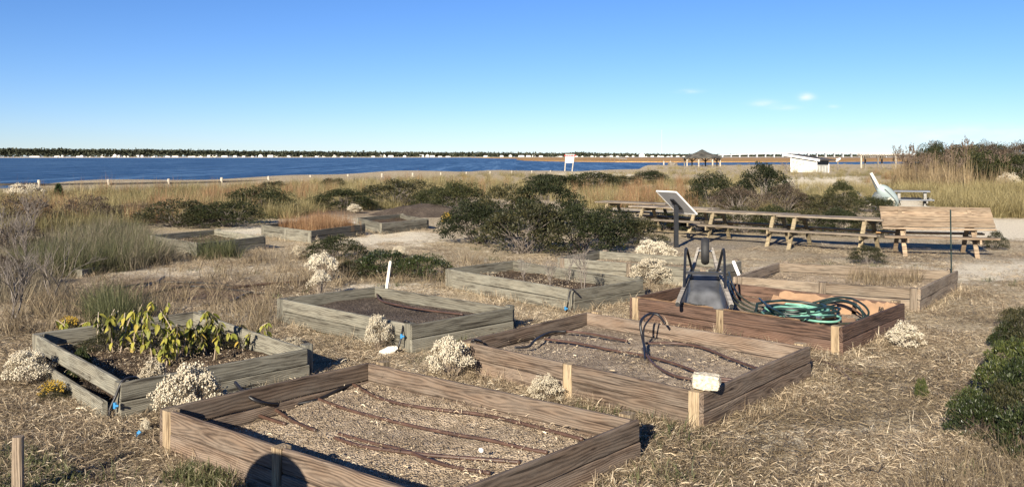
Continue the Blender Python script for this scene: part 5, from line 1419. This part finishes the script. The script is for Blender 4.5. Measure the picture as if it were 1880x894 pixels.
# interpretive panel on a black post, seen from behind
pb = XY(1240, 21.3); t = thing('sign_panel', 'tilted grey backed sign panel on a black post in front of the tables', 'sign', pb)
ex = Vector((.55, -.60, 0)); sl = Vector((.47, .34, -.46)); 
top0 = XY(1205, 21.6, CAMZ - (352 - HY) * 21.6 / F) - pb
ex = XY(1241, 21.0, CAMZ - (354 - HY) * 21.0 / F) - XY(1205, 21.6, CAMZ - (352 - HY) * 21.6 / F)
br = XY(1279, 21.35, CAMZ - (394 - HY) * 21.35 / F) - pb; sl = br - (top0 + ex)
nn = ex.cross(sl).normalized(); nn = nn if nn.z > 0 else -nn
def slabq(name, o_, e_, s_, th, mat, par):
    v = [o_, o_ + e_, o_ + e_ + s_, o_ + s_]; v = v + [q + nn * th for q in v]
    return link(name, mesh(name, [tuple(q) for q in v], [(3, 2, 1, 0), (4, 5, 6, 7), (0, 1, 5, 4), (1, 2, 6, 5), (2, 3, 7, 6), (3, 0, 4, 7)], mat), par)
slabq('panel', top0, ex, sl, .012, M['panelgray'], t)
fr = MB()
en, sn = ex.normalized(), sl.normalized()
for a_, d_, in ((top0, ex), (top0 + ex, sl), (top0 + sl, ex), (top0, sl)): fr.beam(a_ + nn * .012, a_ + d_ + nn * .012, .03, .032, nn)
fr.build('panel_frame', M['white'], t)
ph = top0 + ex * .5 + sl * .52 - nn * .03
MB().beam((ph.x, ph.y, -.1), (ph.x, ph.y, ph.z - .06), .10, .10, Vector((0, 1, 0))).build('post', M['black'], t)
MB().beam(ph - sl * .22, ph + sl * .22, .12, .035, nn).build('bracket', M['black'], t)
MB().beam((ph.x, ph.y, ph.z - .12), ph, .06, .06, Vector((0, 1, 0))).build('bracket_neck', M['black'], t)

# pale hull leaning nose down with a plank, dark topped table behind
hp = XY(1630, 33.5); sc_ = 33.5 / F
t = thing('boat_hull', 'pale blue white boat hull leaning nose down with a long plank sticking up', 'boat', hp)
def hpx(px, py, dy=0.0): Y = 33.5 + dy; return Vector(((px - CX) / F * Y, Y, CAMZ - (py - HY) * Y / F)) - hp
keel = spline([hpx(1613, 344), hpx(1621, 350), hpx(1632, 361), hpx(1640, 371), hpx(1645, 382)], 4); v, f_ = [], []
ks = len(keel); m_ = 14
for i, p_ in enumerate(keel):
    u = i / (ks - 1); wd_ = .05 + .21 * math.sin(math.pi * min(1, u * .92 + .06)) ** .75
    d_ = (keel[min(i + 1, ks - 1)] - keel[max(i - 1, 0)]).normalized(); a_ = Vector((-.1, -.95, -.1)); a_ = (a_ - d_ * a_.dot(d_)).normalized(); b2 = d_.cross(a_)
    for j in range(m_):
        th = 2 * math.pi * j / m_; q = p_ + b2 * (math.cos(th) * wd_) + a_ * (math.sin(th) * wd_ * .8); v.append(tuple(q))
for i in range(ks - 1):
    for j in range(m_): f_.append((i * m_ + j, (i + 1) * m_ + j, (i + 1) * m_ + (j + 1) % m_, i * m_ + (j + 1) % m_))
f_.append(tuple(range(m_))); f_.append(tuple((ks - 1) * m_ + j for j in range(m_ - 1, -1, -1)))
link('hull', mesh('hull', v, f_, M['hull'], True), t)
MB().tube([q + Vector((.02, -.215, .02)) for q in keel[3:-3]], .016, 5).build('keel_strip', M['hullshade'], t)
MB().beam(hpx(1599, 318), hpx(1618, 352), .10, .05, Vector((0, 1, 0))).build('plank', M['whitewash'], t)
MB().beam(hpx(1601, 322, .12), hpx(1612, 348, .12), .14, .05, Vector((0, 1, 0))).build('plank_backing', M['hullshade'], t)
MB().tube(spline([hpx(1615, 345), hpx(1616, 339), hpx(1619, 340), hpx(1619, 345), hpx(1622, 349)], 5), .014, 6).build('rope', M['whitewash'], t)
MB().tube(spline([hpx(1633, 376, -.4), hpx(1630, 368, -.4), hpx(1635, 364, -.4), hpx(1641, 370, -.4), hpx(1640, 378, -.4)], 5), .03, 6).build('nose_ring', M['whitewash'], t)
bl = blobmesh('hull_shaded_belly', (.62, .4, .62), M['hullshade'], 4.0, .1, 3, .1); link('hull_bottom', bl, t, hpx(1616, 366, .1), (0, R(40), 0))  # grey mass standing in for the hull's shaded left belly
tp = XY(1674, 34.5); t = thing('picnic_table', 'slate topped white framed picnic table beside the boat hull', 'picnic table', tp, R(-22))
for k in range(5): link('top_board', plank_mesh(1.25, .14, .05, M['slatepaint'], 900 + k, .002, 4), t, (0, (k - 2) * .15, .72), (R(90), 0, 0))
for sg in (-1, 1):
    for k in range(2): link('seat_board', plank_mesh(1.3, .14, .05, M['slatepaint'], 910 + k, .002, 4), t, (0.1, sg * (.62 + (k - .5) * .15), .42), (R(90), 0, 0))
    for sx in (-.45, .45): MB().beam((sx, sg * .2, .70), (sx, sg * .62, -.05), .05, .1, Vector((1, 0, 0))).build('leg', M['framewhite'], t)
for sx in (-.45, .45): MB().beam((sx + .05, -.72, .35), (sx + .05, .72, .35), .05, .1).build('seat_bearer', M['framewhite'], t)
MB().beam((-.75, -.80, .14), (.75, -.80, .14), .05, .14).build('side_rail', M['framewhite'], t)
ptube('driftwood', 'bleached driftwood branch lying in the sand left of the boat hull', 'driftwood', [(1572, 353), (1580, 360), (1590, 368), (1598, 378)], .045, M['whitewash'], m=4)

# ------------------------------------------------------------------ shore fence
fx = []
Y0 = 53.5
for k in range(-4, 15):
    x, y = Y0 * (-.52 + .0433 * k), Y0 * (1 + .074 * k); fx.append(Vector((x, y, float(terrain(x, y)))))
ft = thing('post_fence', 'low fence of pale posts and weathered rails along the shore', 'fence', fx[0])
for i, p in enumerate(fx):
    ptop = CAMZ - (np.interp(CX + F * p.x / p.y, [-300, 72, 197, 306, 405, 493, 640, 760, 942, 1100], [332, 331, 330, 329, 326.5, 324, 320.5, 318, 314.3, 312]) - HY) * p.y / F
    MB().tube([p - fx[0] + Vector((0, 0, -.4)), p - fx[0] + Vector((0, 0, ptop - p.z)), p - fx[0] + Vector((0, 0, ptop - p.z + .02))], [.095, .09, .06], 10).build('post', M['palepost'], ft)
    if i < len(fx) - 1 and i < 10:
        q = fx[i + 1]
        o = MB().beam(Vector((p.x, p.y, max(p.z, 0) * 0 + ptop - .28)) - fx[0], Vector((q.x, q.y, ptop - .30)) - fx[0], .07, .12).build('rail', M['rail'], ft)

# warning sign
sp_ = XY(1046, 112); sg = thing('warning_sign', 'white warning sign with red heading on two leaning posts by the water', 'sign', sp_)
def spx(px, py, dy=0.): Y = 112 + dy; return Vector(((px - CX) / F * Y, Y, CAMZ - (py - HY) * Y / F)) - sp_
for a_, b_ in (((1036.5, 319), (1039, 283)), ((1049.5, 319), (1054, 286))): MB().beam(spx(*a_, .06), spx(*b_, .06), .12, .10, Vector((0, 1, 0))).build('post', M['palepost'], sg)
c4 = [spx(1038.5, 283.5), spx(1055, 283.5), spx(1053, 299.5), spx(1037.7, 299.5)]
MBp = MB(); MBp.add([tuple(q) for q in c4] + [tuple(q + Vector((0, -.04, 0))) for q in c4], [(0, 1, 2, 3), (7, 6, 5, 4), (0, 4, 5, 1), (1, 5, 6, 2), (2, 6, 7, 3), (3, 7, 4, 0)])
MBp.build('board', M['signboard'], sg)
text('lettering', 'WARNING', .30, sg, spx(1046.8, 286.3, -.07), (R(90), 0, 0), M['redprint'], ext=.02)
for k, (py, w_) in enumerate([(290, .8), (292, .45), (294, .72), (296, .6)]):
    q = spx(1046, py, -.05); MB().box(q, (w_, .01, .045)).build('text_line', M['greyprint'], sg)

# gazebo
gp = XY(1289, 176); gz = thing('gazebo', 'open gazebo with dark hipped shingle roof by the water', 'gazebo', gp)
s = 176 / F
zb = CAMZ - (307.5 - HY) * s - gp.z; ze = CAMZ - (290 - HY) * s - gp.z; zt = CAMZ - (275.5 - HY) * s - gp.z
n8 = 8; Rr = 35 * s * 1.06
def ring(rad, z, ph=R(22.5)): return [(rad * math.cos(ph + 2 * math.pi * i / n8), rad * math.sin(ph + 2 * math.pi * i / n8), z) for i in range(n8)]
v = ring(Rr, ze) + ring(Rr * .22, zt - .35) + ring(Rr, ze - .12)
f_ = [(i, (i + 1) % 8, 8 + (i + 1) % 8, 8 + i) for i in range(8)] + [(16 + i, 16 + (i + 1) % 8, (i + 1) % 8, i) for i in range(8)] + [tuple(range(23, 15, -1))]
rf = link('roof', mesh('roof', v, f_, M['gazroof']), gz)
v = ring(Rr * .24, zt - .33) + [(0, 0, zt + .12)]; link('roof_cap', mesh('roof_cap', v, [(i, (i + 1) % 8, 8) for i in range(8)], M['gazroof']), rf)
for i, (x, y, _) in enumerate(ring(Rr * .88, 0)):
    MB().box((x, y, (ze + zb - 1) / 2), (.22, .22, ze - zb + 1)).build('post', M['palepost'] if y < 0 else M['rail'], gz)
    x2, y2, _ = ring(Rr * .88, 0)[(i + 1) % 8]; d_ = Vector((x2 - x, y2 - y, 0)); u_ = d_.normalized()
    MB().beam((x, y, ze - .8), Vector((x, y, ze - .1)) + u_ * .75, .1, .14).beam((x2, y2, ze - .8), Vector((x2, y2, ze - .1)) - u_ * .75, .1, .14).build('bracket', M['rail'], gz)
v = ring(Rr * .95, zb) + ring(Rr * .95, zb - 1); link('deck', mesh('deck', v, [tuple(range(8))] + [(8 + i, 8 + (i + 1) % 8, (i + 1) % 8, i) for i in range(8)], M['rail']), gz)

# white shed
sp = XY(1486, 100); sd = thing('white_shed', 'small white shed with single slope dark roof in the dune grass', 'shed', sp); s = 100 / F
def shx(px, py, dy): Y = 100 + dy; return Vector(((px - CX) / F * Y, Y, CAMZ - (py - HY) * Y / F)) - sp
A0, A1 = shx(1452, 325, 0.6), shx(1452, 287.5, .6); B0, B1 = shx(1499, 327, -.8), shx(1499, 295, -.8); C0, C1 = shx(1521, 327, .6), shx(1521, 295.5, .6); D0 = A0 + (C0 - B0); D1 = A1 + (C0 - B0)
MB().add([tuple(q) for q in (A0, B0, B1, A1)] + [tuple(q) for q in (D0, C0, C1, D1)], [(0, 1, 2, 3), (1, 5, 6, 2), (5, 4, 7, 6), (4, 0, 3, 7)]).build('wall', M['shedwhite'], sd)
uu = (C0 - B0).normalized(); ww = (B1 - A1).normalized()
r0, r1 = A1 - ww * .7 - uu * .3 + Vector((0, 0, .08)), B1 + ww * .55 - uu * .3 + Vector((0, 0, .08)); r2 = r1 + uu * ((C0 - B0).length + .75); r3 = r0 + uu * ((C0 - B0).length + .75)
MB().add([tuple(q) for q in (r0, r1, r2, r3)] + [tuple(q + Vector((0, 0, .12))) for q in (r0, r1, r2, r3)], [(3, 2, 1, 0), (4, 5, 6, 7), (0, 1, 5, 4), (1, 2, 6, 5), (2, 3, 7, 6), (3, 0, 4, 7)]).build('roof', M['darkroof'], sd)
MB().beam(r0 - uu * .03 + Vector((0, 0, .02)), r1 - uu * .03 + Vector((0, 0, .02)), .06, .22).build('fascia', M['white'], sd)
MB().beam(A1 - Vector((0, .05, .05)), B1 - Vector((0, .05, .05)), .05, .10).build('eave_shade_strip', M['darkroof'], sd)  # dark strip modelled in place of shade under the roof edge
MB().beam(B1 + uu * .1 - Vector((0, .04, .22)), C1 - Vector((0, .04, .22)), .04, .42).build('vent_opening', M['black'], sd)
for q0, q1 in ((B0, B1), (C0, C1), (A0, A1)): MB().beam(q0 - Vector((0, .04, 0)), q1 - Vector((0, .04, 0)), .09, .09, Vector((0, 1, 0))).build('corner_board', M['white'], sd)
for k in range(1, 8):
    q0 = A0.lerp(B0, k / 8); q1 = A1.lerp(B1, k / 8); MB().beam(q0 - Vector((.0, .025, 0)), q1 - Vector((0, .025, .1)), .05, .03, Vector((0, 1, 0))).build('batten', M['shedwhite'], sd)
for k in range(1, 4):
    q0 = B0.lerp(C0, k / 4); q1 = B1.lerp(C1, k / 4); MB().beam(q0 - Vector((.0, .025, 0)), q1 - Vector((0, .025, .6)), .05, .03, Vector((0, 1, 0))).build('batten', M['shedwhite'], sd)
# bare shrub in front of the shed
t = thing('bare_shrub', 'bare grey shrub at the left corner of the white shed', 'shrub', XY(1448, 96), .5); t.scale = (2.6, 2.6, 1.9); link('branches', SAP[1], t)

# pergola
pp = XY(1612, 138); pg = thing('pergola', 'dark timber pergola between the shed and the reeds', 'pergola', pp); s = 138 / F
def pgx(px, py, dy=0.): Y = 138 + dy; return Vector(((px - CX) / F * Y, Y, CAMZ - (py - HY) * Y / F)) - pp
for px, dy, mm in ((1581, -1.2, 'palepost'), (1588.5, 1.2, 'rail'), (1612, -1.2, 'rail'), (1619, 1.2, 'rail'), (1645, -1.2, 'palepost')): MB().beam(pgx(px, 314, dy), pgx(px, 286, dy), .2, .2, Vector((0, 1, 0))).build('post', M[mm], pg)
for px in (1588, 1617): MB().beam(pgx(px - 8, 288.5), pgx(px + 8, 288.5), .2, .3).build('cross_beam', M['rail'], pg)
for dy in (-1.2, 1.2): MB().beam(pgx(1573, 286, dy), pgx(1652, 286, dy), .16, .25).build('beam', M['rail'], pg)
for k in range(19):
    px = 1575 + k * 4.2; MB().beam(pgx(px, 283.8, -1.7), pgx(px, 283.8, 1.7), .14, .24).build('rafter', M['palepost'], pg)

# little things by the water
t = thing('viewer_stand', 'small white topped viewer on a dark post by the channel', 'viewer', XY(1538, 130)); s = 130 / F
MB().beam((0, 0, -.3), (0, 0, 1.3), .16, .16, Vector((0, 1, 0))).build('post', M['rail'], t); MB().beam((-.25, 0, 1.35), (.35, -.1, 1.75), .3, .16).build('head', M['white'], t); MB().beam((-.3, -.2, 1.65), (.3, -.2, 1.8), .1, .08).build('cap', M['white'], t)
for px, lab in ((1218.5, 'pale post standing left of the heaped net near the gazebo'), (1230.5, 'pale post standing right of the other near the gazebo')):
    p = XY(px, 172); tag(MB().beam((0, 0, -.5), (0, 0, CAMZ - (296.5 - HY) * 172 / F - p.z), .22, .22, Vector((0, 1, 0))).beam((0, 0, CAMZ - (296.5 - HY) * 172 / F - p.z), (0, 0, CAMZ - (296 - HY) * 172 / F - p.z), .16, .16, Vector((0, 1, 0))).build('mooring_post', M['palepost'], None, p), lab, 'post')
p = XY(1235, 171); tag(link('net_heap', blobmesh('net_heap', (2.1, 1.2, 1.5), M['rail'], 6, .3, 3, .1), None, p), 'grey heap of netting on the grassy mound left of the gazebo', 'net heap')
p = Vector((*pY(1134, 600), WZ)); t = thing('duck_blind', 'small brown hide on stilts at the edge of the marsh', 'hide', p)
mb = MB()
for dx in (-5, -2, 1, 4): mb.beam((dx, 0, 0), (dx, 0, 2.4 + .3 * dx % 1), .3, .3, Vector((0, 1, 0)))
mb.build('stilts', M['bark_plain'] if 'bark_plain' in M else M['rail'], t); MB().beam((-7, 0, 2.9), (6, 0, 1.6), 1.5, .8).build('platform', M['rail'], t)

# ------------------------------------------------------------------ far shore: woods, houses, mast, bridge
g = np.random.default_rng(99); V, Fc, rn = [], [], []; nv = 0
tops = ([-400, 0, 100, 200, 300, 400, 480, 560, 700, 850, 950, 1030, 1066, 1100, 1180, 1260, 1400, 1700, 2400], [274, 274.5, 275.5, 275.8, 276.5, 278, 279.5, 280, 281, 282, 282.5, 283, 281, 283.5, 284, 285, 286, 286.5, 287])
C, Sz = [], []
for px in np.arange(-350, 2300, 1.6):
    Y = shoreY(px) + 110
    if g.random() < .06: C.append((px + g.normal(0, 2), shoreY(px) + 22, g.uniform(3, 7)))
    for row in range(2):
        y_ = Y + row * 160; tp = np.interp(px, *tops) + g.normal(0, .55) + (1.6 if row == 0 else 0)
        h_ = max(5, CAMZ - WZ - (tp - HY) * y_ / F); C.append((px, y_, h_))
for px, y_, h_ in C:
    k = 16; x = (px - CX) / F * y_
    a = g.random(k) * 6.283; rr_ = 7.0 * np.sqrt(g.random(k)); zz = h_ * (.15 + .85 * g.random(k) ** .6); rr_ *= np.sqrt(np.clip(1.05 - (zz / h_) ** 3, .05, 1))
    P = np.stack([x + rr_ * np.cos(a), y_ + rr_ * np.sin(a), WZ + zz], -1)
    q = leaf_quads(P, np.stack([np.cos(a), np.sin(a) * .5 - .5, np.full(k, .2)], -1), 6.5, 4.5, g, .1); V.append(q[0]); Fc.append(q[1] + nv); nv += len(q[0]); rn.append(np.repeat(np.full(k, g.random()), 4))
tag(link('far_woods', mesh('far_woods', np.concatenate(V), np.concatenate(Fc), M['farwood'], attrs=dict(rnd=np.concatenate(rn)))), 'dark line of woods along the far shore', 'woods', kind='stuff')

def house(px, wpx, hpx_, gable, name, label, group, mat='housewhite'):
    Y = shoreY(px) + 45; s = Y / F; w_, h_ = wpx * s * .9, hpx_ * s * .86; x = (px - CX) / F * Y
    t = thing(name, label, 'house', (x, Y, WZ + .9), 0, group)
    d_ = 10.0; hw = w_ / 2; eave = h_ * (.62 if gable else .72)
    if gable:   # gable end to the viewer
        v = [(-hw, -d_ / 2, 0), (hw, -d_ / 2, 0), (hw, -d_ / 2, eave), (0, -d_ / 2, h_), (-hw, -d_ / 2, eave)]; v += [(a, d_ / 2, c) for a, b_, c in v]
        MB().add(v, [(0, 1, 2, 3, 4), (9, 8, 7, 6, 5), (1, 6, 7, 2), (0, 4, 9, 5)]).build('wall', M[mat], t)
        MB().add([(-hw - .6, -d_ / 2 - .3, eave - .4), (0, -d_ / 2 - .3, h_ + .25), (hw + .6, -d_ / 2 - .3, eave - .4), (-hw - .6, d_ / 2, eave - .4), (0, d_ / 2, h_ + .25), (hw + .6, d_ / 2, eave - .4)], [(0, 1, 4, 3), (1, 2, 5, 4)]).build('roof', M['gazroof'], t)
    else:
        MB().box((0, 0, eave / 2), (w_, d_, eave)).build('wall', M[mat], t)
        MB().add([(-hw - .5, -d_ / 2 - .5, eave), (hw + .5, -d_ / 2 - .5, eave), (hw - 2, 0, h_), (-hw + 2, 0, h_), (-hw - .5, d_ / 2 + .5, eave), (hw + .5, d_ / 2 + .5, eave)], [(0, 1, 2, 3), (5, 4, 3, 2), (0, 3, 4), (1, 5, 2)]).build('roof', M['gazroof'] if px % 3 else M[mat], t)
    mb = MB(); nwn = max(2, int(w_ / 5))
    for i in range(nwn):
        mb.box((-hw + w_ * (i + .5) / nwn, -d_ / 2 - .03, eave * .5), (1.4, .1, eave * .34))
    mb.build('window', M['rail'], t)
    return t
HS = [(64, 20, 3.6, 0), (108, 12, 4, 0), (116, 5, 5, 1), (144, 7, 3.5, 0), (151, 7, 4.5, 1), (166, 5, 3.5, 0), (187, 5, 6, 1), (192, 6, 4, 0), (207, 6, 4, 0), (213, 7, 7, 1), (217, 4, 5, 0), (235, 10, 4, 0), (252, 5, 6, 0), (263, 5, 5, 1),
      (283, 7, 3, 0), (307, 9, 3.5, 0), (325, 12, 4, 0), (347, 6, 3, 0), (356, 8, 3.5, 0), (370, 12, 4.5, 0), (384, 7, 6, 0), (392, 12, 5.5, 0), (415, 12, 4.5, 0), (433, 7, 4, 0), (450, 6, 4, 0), (462, 5, 3, 0), (477, 8, 6, 1),
      (498, 11, 6, 0), (506, 9, 4.5, 0), (531, 8, 4, 0), (552, 6, 4, 1), (585, 8, 4, 0), (596, 7, 4.5, 0), (612, 8, 5, 1), (630, 5, 3, 0), (648, 4, 5, 1), (684, 8, 3.5, 0), (697, 9, 4.5, 0), (706, 5, 5.5, 1), (720, 10, 5, 0), (745, 6, 4, 1),
      (772, 10, 5.5, 0), (784, 7, 6, 1), (792, 9, 5, 0), (810, 8, 3, 0), (825, 10, 3, 0), (895, 11, 4.5, 0), (921, 7, 4, 0), (938, 6, 5.5, 1)]
for px, w_, h_, gb in HS:
    grp = 'white houses on the far shore left of the marsh'
    house(px + (int(px * 7) % 5) - 2, w_, h_, gb, 'shore_house', 'small white house on the far shore across the open bay', grp)
for px, w_, h_, gb in [(1000 + i * 9.3 + (i * 37 % 5), 3.5 + (i * 13 % 5) * .9, 2.3 + (i * 7 % 4) * .5, i % 3 == 1) for i in range(2, 31) if not (18 <= i <= 19)]:
    house(px, w_, h_, gb, 'shore_house', 'small white house on the far shore behind the marsh', 'white houses beyond the marsh')
for px, w_, h_, gb in [(957, 12, 4, 0), (970, 9, 5, 0), (980, 8, 5.5, 1), (993, 8, 3.5, 0)]:
    house(px, w_, h_, gb, 'shore_house', 'white house in the cluster left of the warning sign on the far shore', 'white houses left of the warning sign')
house(1178, 11, 8.5, 1, 'gabled_house', 'tall steep gabled white house on the far shore under the mast', None)

Ym = 4200; mx_ = (1215 - CX) / F * Ym; hm = (HY - 237) * Ym / F
t = thing('radio_mast', 'tall thin radio mast rising on the far horizon', 'mast', (mx_, Ym, WZ)); M['mast'] = plain('mast_steel', (0.42, 0.45, 0.48), .5, 0, .05, .1)
MB().tube([(0, 0, 0), (0, 0, hm)], [.9, .7], 5).build('mast', M['mast'], t)
Yt = 2700; t = thing('water_tower', 'tiny water tower above the far woods on the left', 'tower', ((159 - CX) / F * Yt, Yt, WZ)); h_ = (HY - 274.2) * Yt / F
MB().tube([(0, 0, 0), (0, 0, h_)], 1.2, 6).build('column', M['mast'], t); MB().tube([(0, 0, h_), (0, 0, h_ + 1.5), (0, 0, h_ + 3)], [1.5, 3, 1.2], 10).build('tank', M['mast'], t)

Yb = 2600; M['concrete'] = plain('pale_concrete', (.42, .43, .43), .8, 0, .06, .05)
t = thing('long_bridge', 'long pale concrete bridge on many piers beyond the marsh', 'bridge', ((1500 - CX) / F * Yb, Yb, WZ)); s = Yb / F
def deck(px): return 2 + (HY - WZ * 0 - np.interp(px, [1318, 1380, 1450, 1500, 1560, 1640, 1900, 2300], [285.4, 283.4, 281.6, 281.2, 281.8, 283.2, 286, 287])) * s - WZ
X0 = (1500 - CX) * s
D = [((px - CX) * s - X0, 0, deck(px)) for px in np.linspace(1318, 2300, 60)]
mb = MB()
for a_, b_ in zip(D[:-1], D[1:]): mb.beam(a_, b_, 12, 1.8)
mb.build('deck', M['concrete'], t)
mb = MB()
for a_, b_ in zip(D[:-1], D[1:]): mb.beam(Vector(a_) + Vector((0, -6.3, 1.8)), Vector(b_) + Vector((0, -6.3, 1.3)), .4, .6)
mb.build('parapet', M['concrete'], t)
for k in range(58):
    px = 1326 + k * 15.8; h_ = deck(px) - 1
    if px > 2250: break
    wid = 2.2 if k % 2 else 3.0
    MB().box(((px - CX) * s - X0, 0, h_ / 2 - .5), (wid, 9, h_ + 1)).box(((px - CX) * s - X0, 0, h_ - .8), (wid * 1.8, 11, 1.6)).build('pier', M['concrete'], t)

# guessed domed bin, added out of frame to throw the front board's rounded shadow
bp_ = Vector((-2.27, 3.05, 0)); t = thing('litter_bin', 'unseen domed bin added left of the viewer to cast the rounded shadow', 'bin', bp_)
MB().tube([(0, 0, -.02), (0, 0, 1.0)], .30, 24).build('body', M['rail'], t)
MB().tube([(0, 0, 1.0)] + [(0, 0, 1.01 + .24 * math.sin(a)) for a in np.linspace(0, 1.45, 7)], [.30] + [.31 * math.cos(a) for a in np.linspace(0, 1.45, 7)], 24).build('domed_lid', M['hosedark'], t)
